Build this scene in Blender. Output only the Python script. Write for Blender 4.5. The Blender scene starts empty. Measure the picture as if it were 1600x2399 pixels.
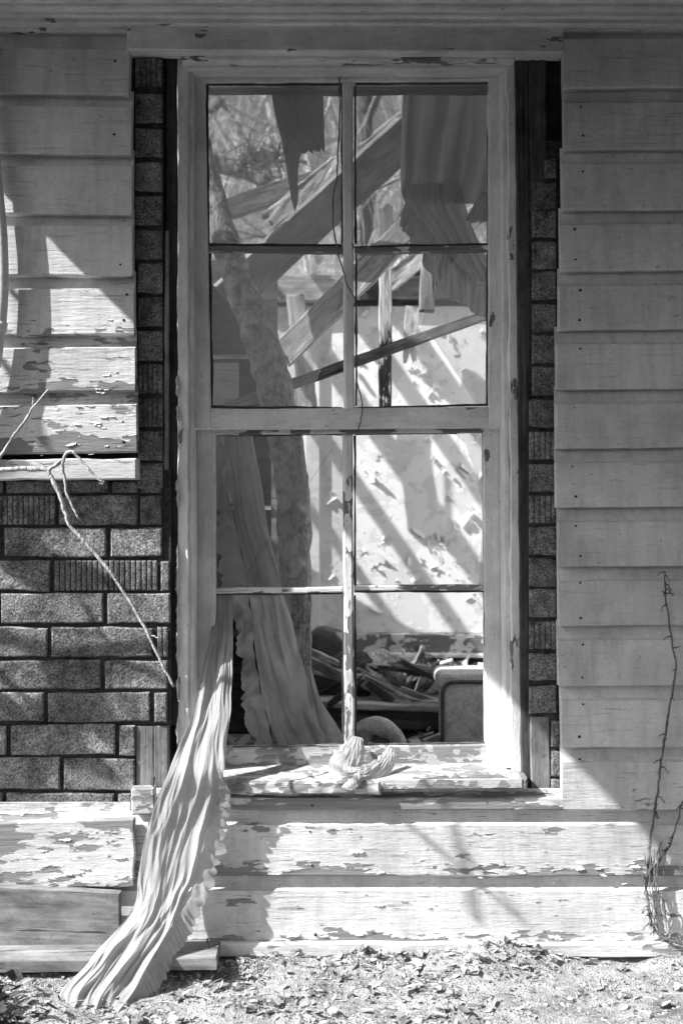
import bpy, math, random
from mathutils import Vector, Matrix, noise as mnoise

random.seed(7)
S = 0.001            # metres per photo pixel on the plane of the house wall (y = 0)
D = 2.6              # camera stands this far in front of the wall
ZC = 1.03            # camera height
SUN = Vector((1.0, 0.4, -1.0)).normalized()   # direction the sunlight travels
scene = bpy.context.scene
COL = scene.collection

# ------------------------------------------------------------------ camera, sky, sun, exposure
cd = bpy.data.cameras.new('camera'); cam = bpy.data.objects.new('camera', cd); COL.objects.link(cam)
cam.location = (0, -D, ZC); cam.rotation_euler = (math.radians(90), 0, 0)
cd.sensor_fit = 'VERTICAL'; cd.sensor_height = 36.0; cd.lens = 18.0 / (1.1995 / D)
cd.clip_start = 0.05; cd.clip_end = 400
cd.dof.use_dof = True; cd.dof.focus_distance = D + 0.02; cd.dof.aperture_fstop = 3.5
scene.camera = cam

world = bpy.data.worlds.new('World'); scene.world = world; world.use_nodes = True
wn = world.node_tree.nodes; wl = world.node_tree.links; wn.clear()
sky = wn.new('ShaderNodeTexSky'); sky.sky_type = 'NISHITA'; sky.sun_disc = False
sky.sun_elevation = math.asin(-SUN.z); sky.sun_rotation = math.atan2(-SUN.x, -SUN.y)
sky.air_density = 1.0; sky.dust_density = 4.0; sky.ozone_density = 1.0
bw = wn.new('ShaderNodeRGBToBW')                      # a black-and-white photograph
bg = wn.new('ShaderNodeBackground'); bg.inputs['Strength'].default_value = 0.082
wo = wn.new('ShaderNodeOutputWorld')
wl.new(sky.outputs[0], bw.inputs[0]); wl.new(bw.outputs[0], bg.inputs['Color']); wl.new(bg.outputs[0], wo.inputs['Surface'])

sd = bpy.data.lights.new('sun', 'SUN'); sd.energy = 5.0; sd.angle = math.radians(0.5); sd.color = (1, 1, 1)
sun = bpy.data.objects.new('sun', sd); COL.objects.link(sun)
sun.rotation_euler = SUN.to_track_quat('-Z', 'Y').to_euler(); sun.location = (-4, -3, 6)

vs = scene.view_settings
vs.view_transform = 'Standard'; vs.look = 'None'; vs.exposure = 0.92; vs.gamma = 1.0; vs.use_curve_mapping = False
scene.render.engine = 'CYCLES'
scene.cycles.use_denoising = True; scene.cycles.use_adaptive_sampling = True; scene.cycles.adaptive_threshold = 0.015
scene.cycles.max_bounces = 8; scene.cycles.diffuse_bounces = 4; scene.cycles.transparent_max_bounces = 16
scene.cycles.sample_clamp_indirect = 6.0

# ------------------------------------------------------------------ helpers
def W(px, py, y=0.0):
    """the point at depth y that a photo pixel looks at"""
    k = (D + y) / D
    return Vector(((px - 800) * S * k, y, ZC + (1199.5 - py) * S * k))

WM = {}
def reg(o, m): WM[o.name] = m.copy()
def place(o, m, parent=None):
    reg(o, m); o.matrix_basis = m
    if parent is not None:
        o.parent = parent; o.matrix_parent_inverse = WM[parent.name].inverted()
def thing(name, label, cat, loc=(0, 0, 0), group=None):
    o = bpy.data.objects.new(name, None); COL.objects.link(o); o.empty_display_size = 0.05
    place(o, Matrix.Translation(Vector(loc))); tag(o, label, cat, group, 'thing'); return o
def part_group(name, parent):
    o = bpy.data.objects.new(name, None); COL.objects.link(o); o.empty_display_size = 0.05
    place(o, WM[parent.name].copy(), parent); return o
def tag(o, label=None, cat=None, group=None, kind=None):
    if label: o['label'] = label
    if cat: o['category'] = cat
    if group: o['group'] = group
    if kind: o['kind'] = kind
    return o
def mk(name, verts, faces, mat, parent=None, m=None, smooth=False, peel=None):
    me = bpy.data.meshes.new(name)
    me.from_pydata([tuple(v) for v in verts], [], faces); me.update()
    if smooth: me.polygons.foreach_set('use_smooth', [True] * len(me.polygons))
    me.materials.append(mat)
    o = bpy.data.objects.new(name, me); COL.objects.link(o)
    place(o, m if m is not None else Matrix.Identity(4), parent)
    if peel is not None: o['peel'] = float(peel)
    return o
def box_geo(x0, x1, y0, y1, z0, z1):
    v = [(x, y, z) for x in (x0, x1) for y in (y0, y1) for z in (z0, z1)]
    f = [(0, 1, 3, 2), (4, 6, 7, 5), (0, 4, 5, 1), (2, 3, 7, 6), (0, 2, 6, 4), (1, 5, 7, 3)]
    return v, f
def nz(a, b=0.0, c=0.0): return mnoise.noise(Vector((a, b, c)))
def smoothstep(t): t = max(0, min(1, t)); return t * t * (3 - 2 * t)

def plank_geo(L, w0, w1, T, n=8, m=4, rag=(0, 0), jit=0.001, ch=0.003, bow=0.0, seed=0.0, rough=0.0):
    rnd = random.Random(int(seed * 1000) + 17)
    wm = max(w0, w1)
    ch = min(ch, wm * 0.2, T * 0.4)
    ss = [0, ch / wm] + [j / m for j in range(1, m)] + [1 - ch / wm, 1]
    ts = [0, ch / L] + [i / n for i in range(1, n)] + [1 - ch / L, 1]
    M, Nn = len(ss), len(ts)
    r0 = [rag[0] * rnd.random() ** 1.5 for _ in ss]; r1 = [rag[1] * rnd.random() ** 1.5 for _ in ss]
    F, B = [], []
    for i, t in enumerate(ts):
        w = w0 + (w1 - w0) * t
        for j, s in enumerate(ss):
            x = (-L / 2 + r0[j]) * (1 - t) + (L / 2 - r1[j]) * t
            e = 0
            if j in (0, 1): e = jit * nz(x * 14, seed * 3.1) + 0.5 * jit * nz(x * 60, seed)
            if j in (M - 1, M - 2): e = jit * nz(x * 14, seed * 3.1 + 9) + 0.5 * jit * nz(x * 60, seed + 5)
            z = (s - 0.5) * w + e + bow * (1 - (2 * t - 1) ** 2)
            y = -T / 2 + (ch if (i in (0, Nn - 1) or j in (0, M - 1)) else 0) + rough * nz(x * 25, s * w * 60, seed)
            F.append((x, y, z)); B.append((x, T / 2, z))
    v = F + B; off = len(F); f = []
    I = lambda i, j: i * M + j
    for i in range(Nn - 1):
        for j in range(M - 1):
            f.append((I(i, j), I(i + 1, j), I(i + 1, j + 1), I(i, j + 1)))
            f.append((off + I(i, j), off + I(i, j + 1), off + I(i + 1, j + 1), off + I(i + 1, j)))
    for i in range(Nn - 1):
        f.append((I(i, 0), off + I(i, 0), off + I(i + 1, 0), I(i + 1, 0)))
        f.append((I(i, M - 1), I(i + 1, M - 1), off + I(i + 1, M - 1), off + I(i, M - 1)))
    for j in range(M - 1):
        f.append((I(0, j), I(0, j + 1), off + I(0, j + 1), off + I(0, j)))
        f.append((I(Nn - 1, j), off + I(Nn - 1, j), off + I(Nn - 1, j + 1), I(Nn - 1, j + 1)))
    return v, f
def basis(ex, ey, ez, loc):
    return Matrix(((ex.x, ey.x, ez.x, loc.x), (ex.y, ey.y, ez.y, loc.y), (ex.z, ey.z, ez.z, loc.z), (0, 0, 0, 1)))
SEED = [0.0]
def bar3(name, p0, p1, w0, T, mat, parent=None, w1=None, roll=0.0, **k):
    p0, p1 = Vector(p0), Vector(p1); peel = k.pop('peel', None)
    ex = (p1 - p0).normalized(); L = (p1 - p0).length
    e0 = Vector((0, 1, 0)) if abs(ex.y) < 0.95 else Vector((1, 0, 0))
    ez = ex.cross(e0).normalized(); ey = ez.cross(ex).normalized()
    if roll:
        q = Matrix.Rotation(roll, 3, ex); ez = q @ ez; ey = q @ ey
    SEED[0] += 0.37
    v, f = plank_geo(L, w0, w1 or w0, T, seed=SEED[0], **k)
    return mk(name, v, f, mat, parent, basis(ex, ey, ez, (p0 + p1) / 2), peel=peel)
def bar(name, a, b, w0, y, T, mat, parent=None, w1=None, y1=None, **k):
    """a board whose front face runs along a pixel centre line at depth y (y1 at its far end); widths in pixels"""
    yb = y if y1 is None else y1
    ka, kb = (D + y) / D * S, (D + yb) / D * S
    A, B = W(a[0], a[1], y), W(b[0], b[1], yb)
    o = Vector((0, T / 2, 0))
    return bar3(name, A + o, B + o, w0 * ka, T, mat, parent, w1=(w1 or w0) * kb, **k)
def catmull(P, n):
    out = []
    Q = [P[0]] + list(P) + [P[-1]]
    for i in range(1, len(Q) - 2):
        p0, p1, p2, p3 = Q[i - 1], Q[i], Q[i + 1], Q[i + 2]
        for k in range(n):
            t = k / n
            out.append(tuple(0.5 * (2 * b + (c - a) * t + (2 * a - 5 * b + 4 * c - d) * t * t + (3 * b - a - 3 * c + d) * t ** 3)
                             for a, b, c, d in zip(p0, p1, p2, p3)))
    out.append(tuple(P[-1])); return out
def tube_into(V, F, pts, rad, sides=6, lump=0.0, seed=0.0):
    base = len(V); n = len(pts)
    pts = [Vector(p) for p in pts]
    ref = Vector((0.13, 0.31, 0.94))
    for i, p in enumerate(pts):
        d = (pts[min(i + 1, n - 1)] - pts[max(i - 1, 0)])
        if d.length < 1e-9: d = Vector((0, 0, 1))
        d.normalize()
        a = d.cross(ref if abs(d.dot(ref)) < 0.95 else Vector((1, 0, 0))).normalized(); b = d.cross(a)
        for s in range(sides):
            th = 2 * math.pi * s / sides
            r = rad[i] * (1 + lump * nz(p.x * 30 + math.cos(th) * 1.3, p.z * 30 + math.sin(th) * 1.3, seed))
            V.append(p + (a * math.cos(th) + b * math.sin(th)) * r)
    for i in range(n - 1):
        for s in range(sides):
            s2 = (s + 1) % sides
            F.append((base + i * sides + s, base + i * sides + s2, base + (i + 1) * sides + s2, base + (i + 1) * sides + s))
    F.append(tuple(base + s for s in reversed(range(sides)))); F.append(tuple(base + (n - 1) * sides + s for s in range(sides)))
def tube(name, pts, rad, mat, parent=None, sides=8, n=5, lump=0.0, smooth=True):
    P = catmull([tuple(p) + (r,) for p, r in zip([tuple(q) for q in pts], rad)], n)
    V, F = [], []; tube_into(V, F, [p[:3] for p in P], [max(p[3], 1e-4) for p in P], sides, lump, len(name))
    return mk(name, V, F, mat, parent, smooth=smooth)
def grid_faces(nu, nv, base=0):
    return [(base + j * (nu + 1) + i, base + j * (nu + 1) + i + 1, base + (j + 1) * (nu + 1) + i + 1, base + (j + 1) * (nu + 1) + i)
            for j in range(nv) for i in range(nu)]

# ------------------------------------------------------------------ procedural materials (all greys: the photograph is black and white)
class NT:
    def __init__(s, name):
        s.m = bpy.data.materials.new(name); s.m.use_nodes = True
        s.n = s.m.node_tree.nodes; s.l = s.m.node_tree.links; s.n.clear()
    def new(s, t, ins=None, **p):
        nd = s.n.new(t)
        for k, v in p.items(): setattr(nd, k, v)
        for k, v in (ins or {}).items():
            i = nd.inputs[k]
            if isinstance(v, bpy.types.NodeSocket): s.l.new(v, i)
            else: i.default_value = v
        return nd
    def math(s, op, a, b=0.0, c=None, clamp=False):
        d = {0: a, 1: b}
        if c is not None: d[2] = c
        return s.new('ShaderNodeMath', d, operation=op, use_clamp=clamp).outputs[0]
    def coords(s, vary=True):
        o = s.new('ShaderNodeTexCoord').outputs['Object']
        if not vary: return o
        r = s.new('ShaderNodeObjectInfo').outputs['Random']
        off = s.new('ShaderNodeVectorMath', {0: r, 1: (57.0, 31.0, 83.0)}, operation='MULTIPLY').outputs[0]
        return s.new('ShaderNodeVectorMath', {0: o, 1: off}, operation='ADD').outputs[0]
    def mul(s, v, k): return s.new('ShaderNodeVectorMath', {0: v, 1: k}, operation='MULTIPLY').outputs[0]
    def noise(s, v, scale=1.0, detail=4.0, rough=0.55, dist=0.0):
        return s.new('ShaderNodeTexNoise', {'Vector': v, 'Scale': scale, 'Detail': detail, 'Roughness': rough, 'Distortion': dist}).outputs[0]
    def step(s, v, a, b): return s.new('ShaderNodeMapRange', {0: v, 1: a, 2: b, 3: 0.0, 4: 1.0}, clamp=True).outputs[0]
    def lerp(s, f, a, b): return s.new('ShaderNodeMapRange', {0: f, 1: 0.0, 2: 1.0, 3: a, 4: b}, clamp=True).outputs[0]
    def grey(s, v): return s.new('ShaderNodeCombineXYZ', {0: v, 1: v, 2: v}).outputs[0]
    def bump(s, h, dist, strength=1.0, nrm=None):
        d = {'Height': h, 'Distance': dist, 'Strength': strength}
        if nrm is not None: d['Normal'] = nrm
        return s.new('ShaderNodeBump', d).outputs[0]
    def out(s, sh): s.new('ShaderNodeOutputMaterial', {'Surface': sh}); return s.m
    def pbsdf(s, col, rough=0.8, nrm=None, spec=0.25):
        d = {'Base Color': s.grey(col) if isinstance(col, bpy.types.NodeSocket) else (col, col, col, 1), 'Roughness': rough, 'Specular IOR Level': spec}
        if nrm is not None: d['Normal'] = nrm
        return s.new('ShaderNodeBsdfPrincipled', d).outputs[0]

def mat_paint(name, paint=0.74, wood=0.22, base_peel=0.2, edge=0.0, cell=(24, 80, 80), bumpd=0.0022, streaks=(8, 40, 40)):
    t = NT(name); v = t.coords()
    attr = t.new('ShaderNodeAttribute', attribute_type='OBJECT', attribute_name='peel').outputs['Fac']
    warp = t.noise(t.mul(v, (30, 30, 30)), 1, 3)
    vw = t.new('ShaderNodeVectorMath', {0: t.mul(v, cell), 1: t.mul(t.grey(warp), (0.9, 0.9, 0.9))}, operation='ADD').outputs[0]
    vor = t.new('ShaderNodeTexVoronoi', {'Vector': vw, 'Scale': 1.0}, feature='F1')
    cellp = vor.outputs['Position']
    pc = t.noise(cellp, 0.21, 6, 0.68)
    ps = t.noise(t.mul(v, (7, 45, 45)), 1, 5, 0.6)
    p = t.math('ADD', t.math('MULTIPLY', pc, 0.72), t.math('MULTIPLY', ps, 0.28))
    if edge:
        z = t.new('ShaderNodeSeparateXYZ', {0: t.new('ShaderNodeTexCoord').outputs['Object']}).outputs[2]
        e = t.new('ShaderNodeMapRange', {0: z, 1: 0.0, 2: 0.045, 3: edge, 4: 0.0}, clamp=True).outputs[0]
        e = t.math('MULTIPLY', e, t.math('ADD', attr, 0.05))
        p = t.math('ADD', p, e)
    thr = t.math('SUBTRACT', 0.78 - 0.5 * base_peel, t.math('MULTIPLY', attr, 0.5))
    d = t.math('SUBTRACT', p, thr)
    mask = t.step(d, -0.004, 0.004)                                  # 1 = bare wood
    rim = t.step(t.math('ABSOLUTE', d), 0.02, 0.0)                   # lifted edge of the paint film
    g1 = t.noise(t.mul(v, (5, 130, 130)), 1, 6, 0.6, 0.4)
    g2 = t.noise(t.mul(v, (1.6, 26, 26)), 1, 3, 0.5, 1.2)
    woodc = t.math('MULTIPLY', t.lerp(g1, 0.45, 1.45), t.lerp(g2, wood * 0.6, wood * 1.5))
    crack = t.step(t.noise(t.mul(v, (9, 200, 200)), 1, 4, 0.65), 0.61, 0.68)
    big = t.noise(v, 6.0, 5, 0.65)
    dirt = t.step(t.noise(v, 55, 4, 0.7), 0.66, 0.74)
    pv = t.math('MULTIPLY', t.new('ShaderNodeMapRange', {0: big, 1: 0.3, 2: 0.62, 3: paint * 0.72, 4: paint * 1.06}, clamp=True).outputs[0], t.lerp(t.math('MULTIPLY', crack, t.math('ADD', t.math('MULTIPLY', attr, 1.6), 0.22), clamp=True), 1.0, 0.5))
    pv = t.math('MULTIPLY', pv, t.lerp(dirt, 1.0, 0.5))
    streak = t.noise(t.mul(v, streaks), 1, 5, 0.7)
    pv = t.math('MULTIPLY', pv, t.new('ShaderNodeMapRange', {0: streak, 1: 0.34, 2: 0.56, 3: 0.86, 4: 1.03}, clamp=True).outputs[0])
    nick = t.step(t.noise(t.mul(v, (38, 95, 95)), 1, 4, 0.75), 0.665, 0.69); pv = t.math('MULTIPLY', pv, t.lerp(nick, 1.0, 0.42))
    fine = t.noise(t.mul(v, (90, 260, 260)), 1, 4, 0.7)
    pv = t.math('MULTIPLY', pv, t.lerp(fine, 0.78, 1.2))
    col = t.math('ADD', t.math('MULTIPLY', pv, t.math('SUBTRACT', 1.0, mask)), t.math('MULTIPLY', woodc, mask))
    h = t.math('ADD', t.math('MULTIPLY', t.math('SUBTRACT', 1.0, mask), 0.55), t.math('MULTIPLY', rim, 0.25))
    h = t.math('ADD', h, t.math('MULTIPLY', g1, 0.30))
    mid = t.noise(t.mul(v, (22, 120, 120)), 1, 5, 0.7)
    h = t.math('ADD', h, t.math('MULTIPLY', fine, 0.12)); h = t.math('ADD', h, t.math('MULTIPLY', mid, 0.45))
    h = t.math('SUBTRACT', h, t.math('MULTIPLY', t.math('MULTIPLY', crack, 0.5), t.math('ADD', attr, 0.15)))
    return t.out(t.pbsdf(col, 0.75, t.bump(h, bumpd, 0.9)))

def mat_wood(name, lo=0.08, hi=0.3, bumpd=0.004, fib=170):
    t = NT(name); v = t.coords()
    g1 = t.noise(t.mul(v, (4, fib, fib)), 1, 7, 0.65, 0.5)
    g2 = t.noise(t.mul(v, (1.5, 18, 18)), 1, 3, 0.5, 1.5)
    big = t.noise(v, 6, 4, 0.6)
    c = t.math('ADD', t.math('MULTIPLY', g1, 0.5), t.math('MULTIPLY', g2, 0.35)); c = t.math('ADD', c, t.math('MULTIPLY', big, 0.15))
    col = t.new('ShaderNodeMapRange', {0: c, 1: 0.36, 2: 0.64, 3: lo, 4: hi}, clamp=True).outputs[0]
    split = t.step(t.noise(t.mul(v, (3, 70, 70)), 1, 2), 0.66, 0.69)
    col = t.math('MULTIPLY', col, t.lerp(split, 1.0, 0.35))
    stain = t.noise(t.mul(v, (9, 22, 22)), 1, 6, 0.7)
    col = t.math('MULTIPLY', col, t.new('ShaderNodeMapRange', {0: stain, 1: 0.34, 2: 0.6, 3: 0.45, 4: 1.12}, clamp=True).outputs[0])
    pit = t.step(t.noise(v, 90, 4, 0.7), 0.62, 0.72); col = t.math('MULTIPLY', col, t.lerp(pit, 1.0, 0.5))
    h = t.math('SUBTRACT', c, t.math('MULTIPLY', split, 0.5)); h = t.math('SUBTRACT', h, t.math('MULTIPLY', pit, 0.3))
    return t.out(t.pbsdf(col, 0.85, t.bump(h, bumpd, 0.9), 0.15))

def mat_char(name):
    """weathered post, burnt black below"""
    t = NT(name); v = t.coords(False)
    g1 = t.noise(t.mul(v, (5, 80, 80)), 1, 6, 0.65, 0.5)
    blk = t.noise(t.mul(v, (26, 90, 90)), 1, 4, 0.6)
    x = t.new('ShaderNodeSeparateXYZ', {0: v}).outputs[0]
    z = t.math('ADD', x, t.math('MULTIPLY', t.noise(t.mul(v, (12, 50, 50)), 1, 4), 0.2))
    burn = t.math('MULTIPLY', t.step(z, 0.155, 0.105), t.step(blk, 0.62, 0.55))
    col = t.lerp(burn, t.new('ShaderNodeMapRange', {0: g1, 1: 0.35, 2: 0.65, 3: 0.22, 4: 0.55}, clamp=True).outputs[0], 0.02)
    return t.out(t.pbsdf(col, 0.85, t.bump(t.math('ADD', g1, blk), 0.004, 0.9), 0.2))

def mat_brick(name, lo=0.025, hi=0.46):
    t = NT(name); v = t.coords()
    sp = t.noise(v, 230, 3, 0.8); lp = t.noise(v, 9, 3, 0.5); st = t.noise(v, 38, 4, 0.6)
    rnd = t.new('ShaderNodeObjectInfo').outputs['Random']
    c = t.new('ShaderNodeMapRange', {0: sp, 1: 0.34, 2: 0.68, 3: lo, 4: hi}, clamp=True).outputs[0]
    c = t.math('MULTIPLY', c, t.lerp(lp, 0.55, 1.4)); c = t.math('MULTIPLY', c, t.lerp(rnd, 0.8, 1.2))
    c = t.math('MULTIPLY', c, t.lerp(t.step(st, 0.58, 0.72), 1.0, 0.35))
    c = t.math('MULTIPLY', c, t.new('ShaderNodeMapRange', {0: t.noise(v, 20, 6, 0.75), 1: 0.32, 2: 0.62, 3: 0.3, 4: 1.35}, clamp=True).outputs[0])
    h = t.math('ADD', sp, t.math('MULTIPLY', st, 1.3)); h = t.math('ADD', h, t.math('MULTIPLY', t.noise(v, 110, 4, 0.7), 0.8))
    return t.out(t.pbsdf(c, 0.9, t.bump(h, 0.0035, 1.0), 0.3))

def mat_cloth(name, base=0.55, transl=0.25, weave=900.0, stain=0.4):
    t = NT(name); v = t.coords(False)
    w = t.noise(t.mul(v, (1, 1, 1)), weave, 2, 0.6); b = t.noise(v, 14, 5, 0.65); s = t.noise(v, 5, 3)
    c = t.math('MULTIPLY', t.lerp(b, base * (1 - stain), base * (1 + stain * 0.6)), t.lerp(s, 0.8, 1.2))
    nb = t.bump(t.math('ADD', t.math('MULTIPLY', w, 0.3), b), 0.002, 0.6)
    dif = t.new('ShaderNodeBsdfDiffuse', {'Color': t.grey(c), 'Normal': nb}).outputs[0]
    tr = t.new('ShaderNodeBsdfTranslucent', {'Color': t.grey(c), 'Normal': nb}).outputs[0]
    return t.out(t.new('ShaderNodeMixShader', {0: transl, 1: dif, 2: tr}).outputs[0])

def mat_plain(name, lo, hi, scale=40.0, bumpd=0.002, rough=0.9, det=5):
    t = NT(name); v = t.coords()
    a = t.noise(v, scale, det, 0.65); b = t.noise(v, scale * 0.17, 3)
    c = t.new('ShaderNodeMapRange', {0: t.math('ADD', t.math('MULTIPLY', a, 0.6), t.math('MULTIPLY', b, 0.4)), 1: 0.36, 2: 0.64, 3: lo, 4: hi}, clamp=True).outputs[0]
    return t.out(t.pbsdf(c, rough, t.bump(a, bumpd, 0.9), 0.2))

def mat_bark(name, lo=0.1, hi=0.4):
    t = NT(name); v = t.coords()
    a = t.noise(v, 26, 6, 0.65, 0.6); b = t.noise(t.mul(v, (70, 70, 22)), 1, 5, 0.65)
    c = t.new('ShaderNodeMapRange', {0: t.math('ADD', t.math('MULTIPLY', a, 0.65), t.math('MULTIPLY', b, 0.35)), 1: 0.38, 2: 0.62, 3: lo, 4: hi}, clamp=True).outputs[0]
    return t.out(t.pbsdf(c, 0.9, t.bump(t.math('ADD', a, t.math('MULTIPLY', b, 1.6)), 0.009, 1.0), 0.15))

def mat_wall(name):
    """old wall paint, flaked off in patches down to an older coat"""
    t = NT(name); v = t.coords()
    p = t.noise(v, 5.5, 7, 0.62, 0.3); m = t.step(p, 0.545, 0.552)
    p2 = t.noise(v, 16, 6, 0.6); m2 = t.math('MULTIPLY', t.step(p2, 0.60, 0.607), 1.0)
    mm = t.math('MAXIMUM', m, m2)
    big = t.noise(v, 3, 3); fine = t.noise(v, 220, 3, 0.6)
    c = t.math('MULTIPLY', t.lerp(mm, 0.74, 0.63), t.lerp(big, 0.86, 1.1)); c = t.math('MULTIPLY', c, t.lerp(fine, 0.94, 1.06))
    h = t.math('ADD', t.math('MULTIPLY', t.math('SUBTRACT', 1.0, mm), 0.7), t.math('MULTIPLY', fine, 0.06))
    return t.out(t.pbsdf(c, 0.7, t.bump(h, 0.0018, 0.7), 0.2))

def mat_glass(name, dust=0.1, refl=1.0):
    t = NT(name); v = t.coords()
    n1 = t.noise(v, 9, 6, 0.65); n2 = t.noise(t.mul(v, (60, 60, 14)), 1, 4, 0.7); n3 = t.noise(v, 300, 2)
    dm = t.math('MULTIPLY', t.lerp(t.math('ADD', t.math('MULTIPLY', n1, 0.6), t.math('MULTIPLY', n2, 0.4)), 0.2, 1.8), dust)
    dm = t.math('MULTIPLY', dm, t.lerp(n3, 0.7, 1.3), clamp=True)
    nb = t.bump(t.noise(v, 3, 2), 0.01, 0.25)
    tra = t.new('ShaderNodeBsdfTransparent', {'Color': (0.93, 0.93, 0.93, 1)}).outputs[0]
    glo = t.new('ShaderNodeBsdfGlossy', {'Color': (1, 1, 1, 1), 'Roughness': 0.02, 'Normal': nb}).outputs[0]
    fr = t.new('ShaderNodeFresnel', {'IOR': 1.5}).outputs[0]
    a = t.new('ShaderNodeMixShader', {0: t.math('MULTIPLY', fr, refl), 1: tra, 2: glo}).outputs[0]
    d = t.new('ShaderNodeBsdfDiffuse', {'Color': (0.6, 0.6, 0.6, 1)}).outputs[0]
    tl = t.new('ShaderNodeBsdfTranslucent', {'Color': (0.6, 0.6, 0.6, 1)}).outputs[0]
    dd = t.new('ShaderNodeMixShader', {0: 0.5, 1: d, 2: tl}).outputs[0]
    return t.out(t.new('ShaderNodeMixShader', {0: dm, 1: a, 2: dd}).outputs[0])

def mat_bits(name, lo, hi, bumpd=0.002):
    t = NT(name); v = t.coords(False)
    r = t.new('ShaderNodeNewGeometry').outputs['Random Per Island']
    r = t.math('POWER', r, 1.3)
    a = t.noise(v, 120, 4, 0.6)
    c = t.math('MULTIPLY', t.lerp(r, lo, hi), t.lerp(a, 0.65, 1.35))
    return t.out(t.pbsdf(c, 0.9, t.bump(a, bumpd, 0.8), 0.15))

def mat_ground(name):
    t = NT(name); v = t.coords(False)
    a = t.noise(v, 60, 8, 0.7); b = t.noise(v, 9, 4); c3 = t.noise(v, 250, 3)
    c = t.math('ADD', t.math('MULTIPLY', a, 0.55), t.math('MULTIPLY', b, 0.45))
    c = t.new('ShaderNodeMapRange', {0: c, 1: 0.38, 2: 0.60, 3: 0.22, 4: 0.62}, clamp=True).outputs[0]
    c = t.math('MULTIPLY', c, t.lerp(c3, 0.7, 1.3))
    yy = t.new('ShaderNodeSeparateXYZ', {0: v}).outputs[1]
    far_dark = t.step(t.math('ADD', yy, t.math('MULTIPLY', b, 0.3)), -0.45, -0.75)      # unseen ground darkened to cut light bounced onto the wall
    c = t.math('ADD', t.math('MULTIPLY', c, t.math('SUBTRACT', 1.0, far_dark)), t.math('MULTIPLY', t.lerp(a, 0.015, 0.05), far_dark))
    return t.out(t.pbsdf(c, 0.95, t.bump(t.math('ADD', a, c3), 0.01, 1.0), 0.1))

M_SIDE = mat_paint('painted_siding', 0.72, 0.27, 0.0, edge=0.42, cell=(42, 120, 120), bumpd=0.005, streaks=(34, 34, 5))
M_TRIM = mat_paint('painted_trim', 0.84, 0.2, 0.20, cell=(46, 90, 90), bumpd=0.004)
M_SILL = mat_paint('flaking_sill_paint', 0.58, 0.26, 0.54, cell=(60, 90, 90), bumpd=0.004)
M_PEEL = mat_paint('heavily_peeled_paint', 0.72, 0.27, 0.5, cell=(34, 110, 110), bumpd=0.004)
M_CHIP = mat_paint('chipped_rail_paint', 0.66, 0.16, 0.58, cell=(60, 60, 60), bumpd=0.003)
M_WOOD = mat_wood('weathered_wood', 0.10, 0.36)
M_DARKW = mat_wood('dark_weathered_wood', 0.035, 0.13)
M_PALEW = mat_wood('pale_lit_wood', 0.22, 0.66)  # pale wood, also the tone for beam parts painted as sunlit
M_MIDW = mat_wood('grey_wood', 0.16, 0.36)
M_LBOARD = mat_wood('planed_board', 0.16, 0.36, 0.002, 70)
M_CHAR = mat_char('burnt_post_wood')
M_BRICK = mat_brick('granule_brick_sheet')
M_MORTAR = mat_plain('dark_mortar_sheet', 0.012, 0.07, 60, 0.004)
M_CORE = mat_plain('dark_sheathing', 0.03, 0.08, 30)
M_CURT = mat_cloth('pale_curtain_cloth', 0.52, 0.42, weave=420.0, stain=0.3)
M_INNER = mat_cloth('dusty_curtain_cloth', 0.48, 0.35, stain=0.55)
M_DRAPE = mat_cloth('grey_drape_cloth', 0.38, 0.4, stain=0.3)
M_BLIND = mat_cloth('dark_blind_cloth', 0.13, 0.3, stain=0.3)
M_RAG = mat_cloth('white_rag_cloth', 0.58, 0.35, stain=0.3)
M_UPH = mat_plain('worn_upholstery', 0.32, 0.64, 120, 0.004)
M_UPHD = mat_plain('dark_upholstery', 0.05, 0.14, 120, 0.003)
M_WALL = mat_wall('flaking_wall_paint')
M_FLAKE = mat_plain('paint_flake_coat', 0.54, 0.74, 60, 0.001, 0.7)
M_GLASS1 = mat_glass('dusty_glass', 0.24)
M_GLASS2 = mat_glass('clear_old_glass', 0.12)
M_GROUND = mat_ground('dry_earth')
M_LITTER = mat_bits('dry_leaf', 0.10, 0.64)
M_STONE = mat_bits('pale_stone', 0.2, 0.62)
M_RUBBLE = mat_bits('rubble_bits', 0.10, 0.8)
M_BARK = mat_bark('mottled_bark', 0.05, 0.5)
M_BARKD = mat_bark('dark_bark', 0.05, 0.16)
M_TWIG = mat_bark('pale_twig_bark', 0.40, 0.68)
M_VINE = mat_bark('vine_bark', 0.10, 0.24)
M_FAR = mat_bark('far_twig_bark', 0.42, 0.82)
M_NAIL = mat_plain('rusty_nail', 0.02, 0.06, 200)
M_PIPE = mat_plain('white_pipe_paint', 0.62, 0.76, 60, 0.001, 0.5)
M_LEAF = mat_plain('dark_evergreen_leaf', 0.03, 0.08, 80)
M_ROOF = mat_plain('dull_roof_boards', 0.04, 0.09, 20)

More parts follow.
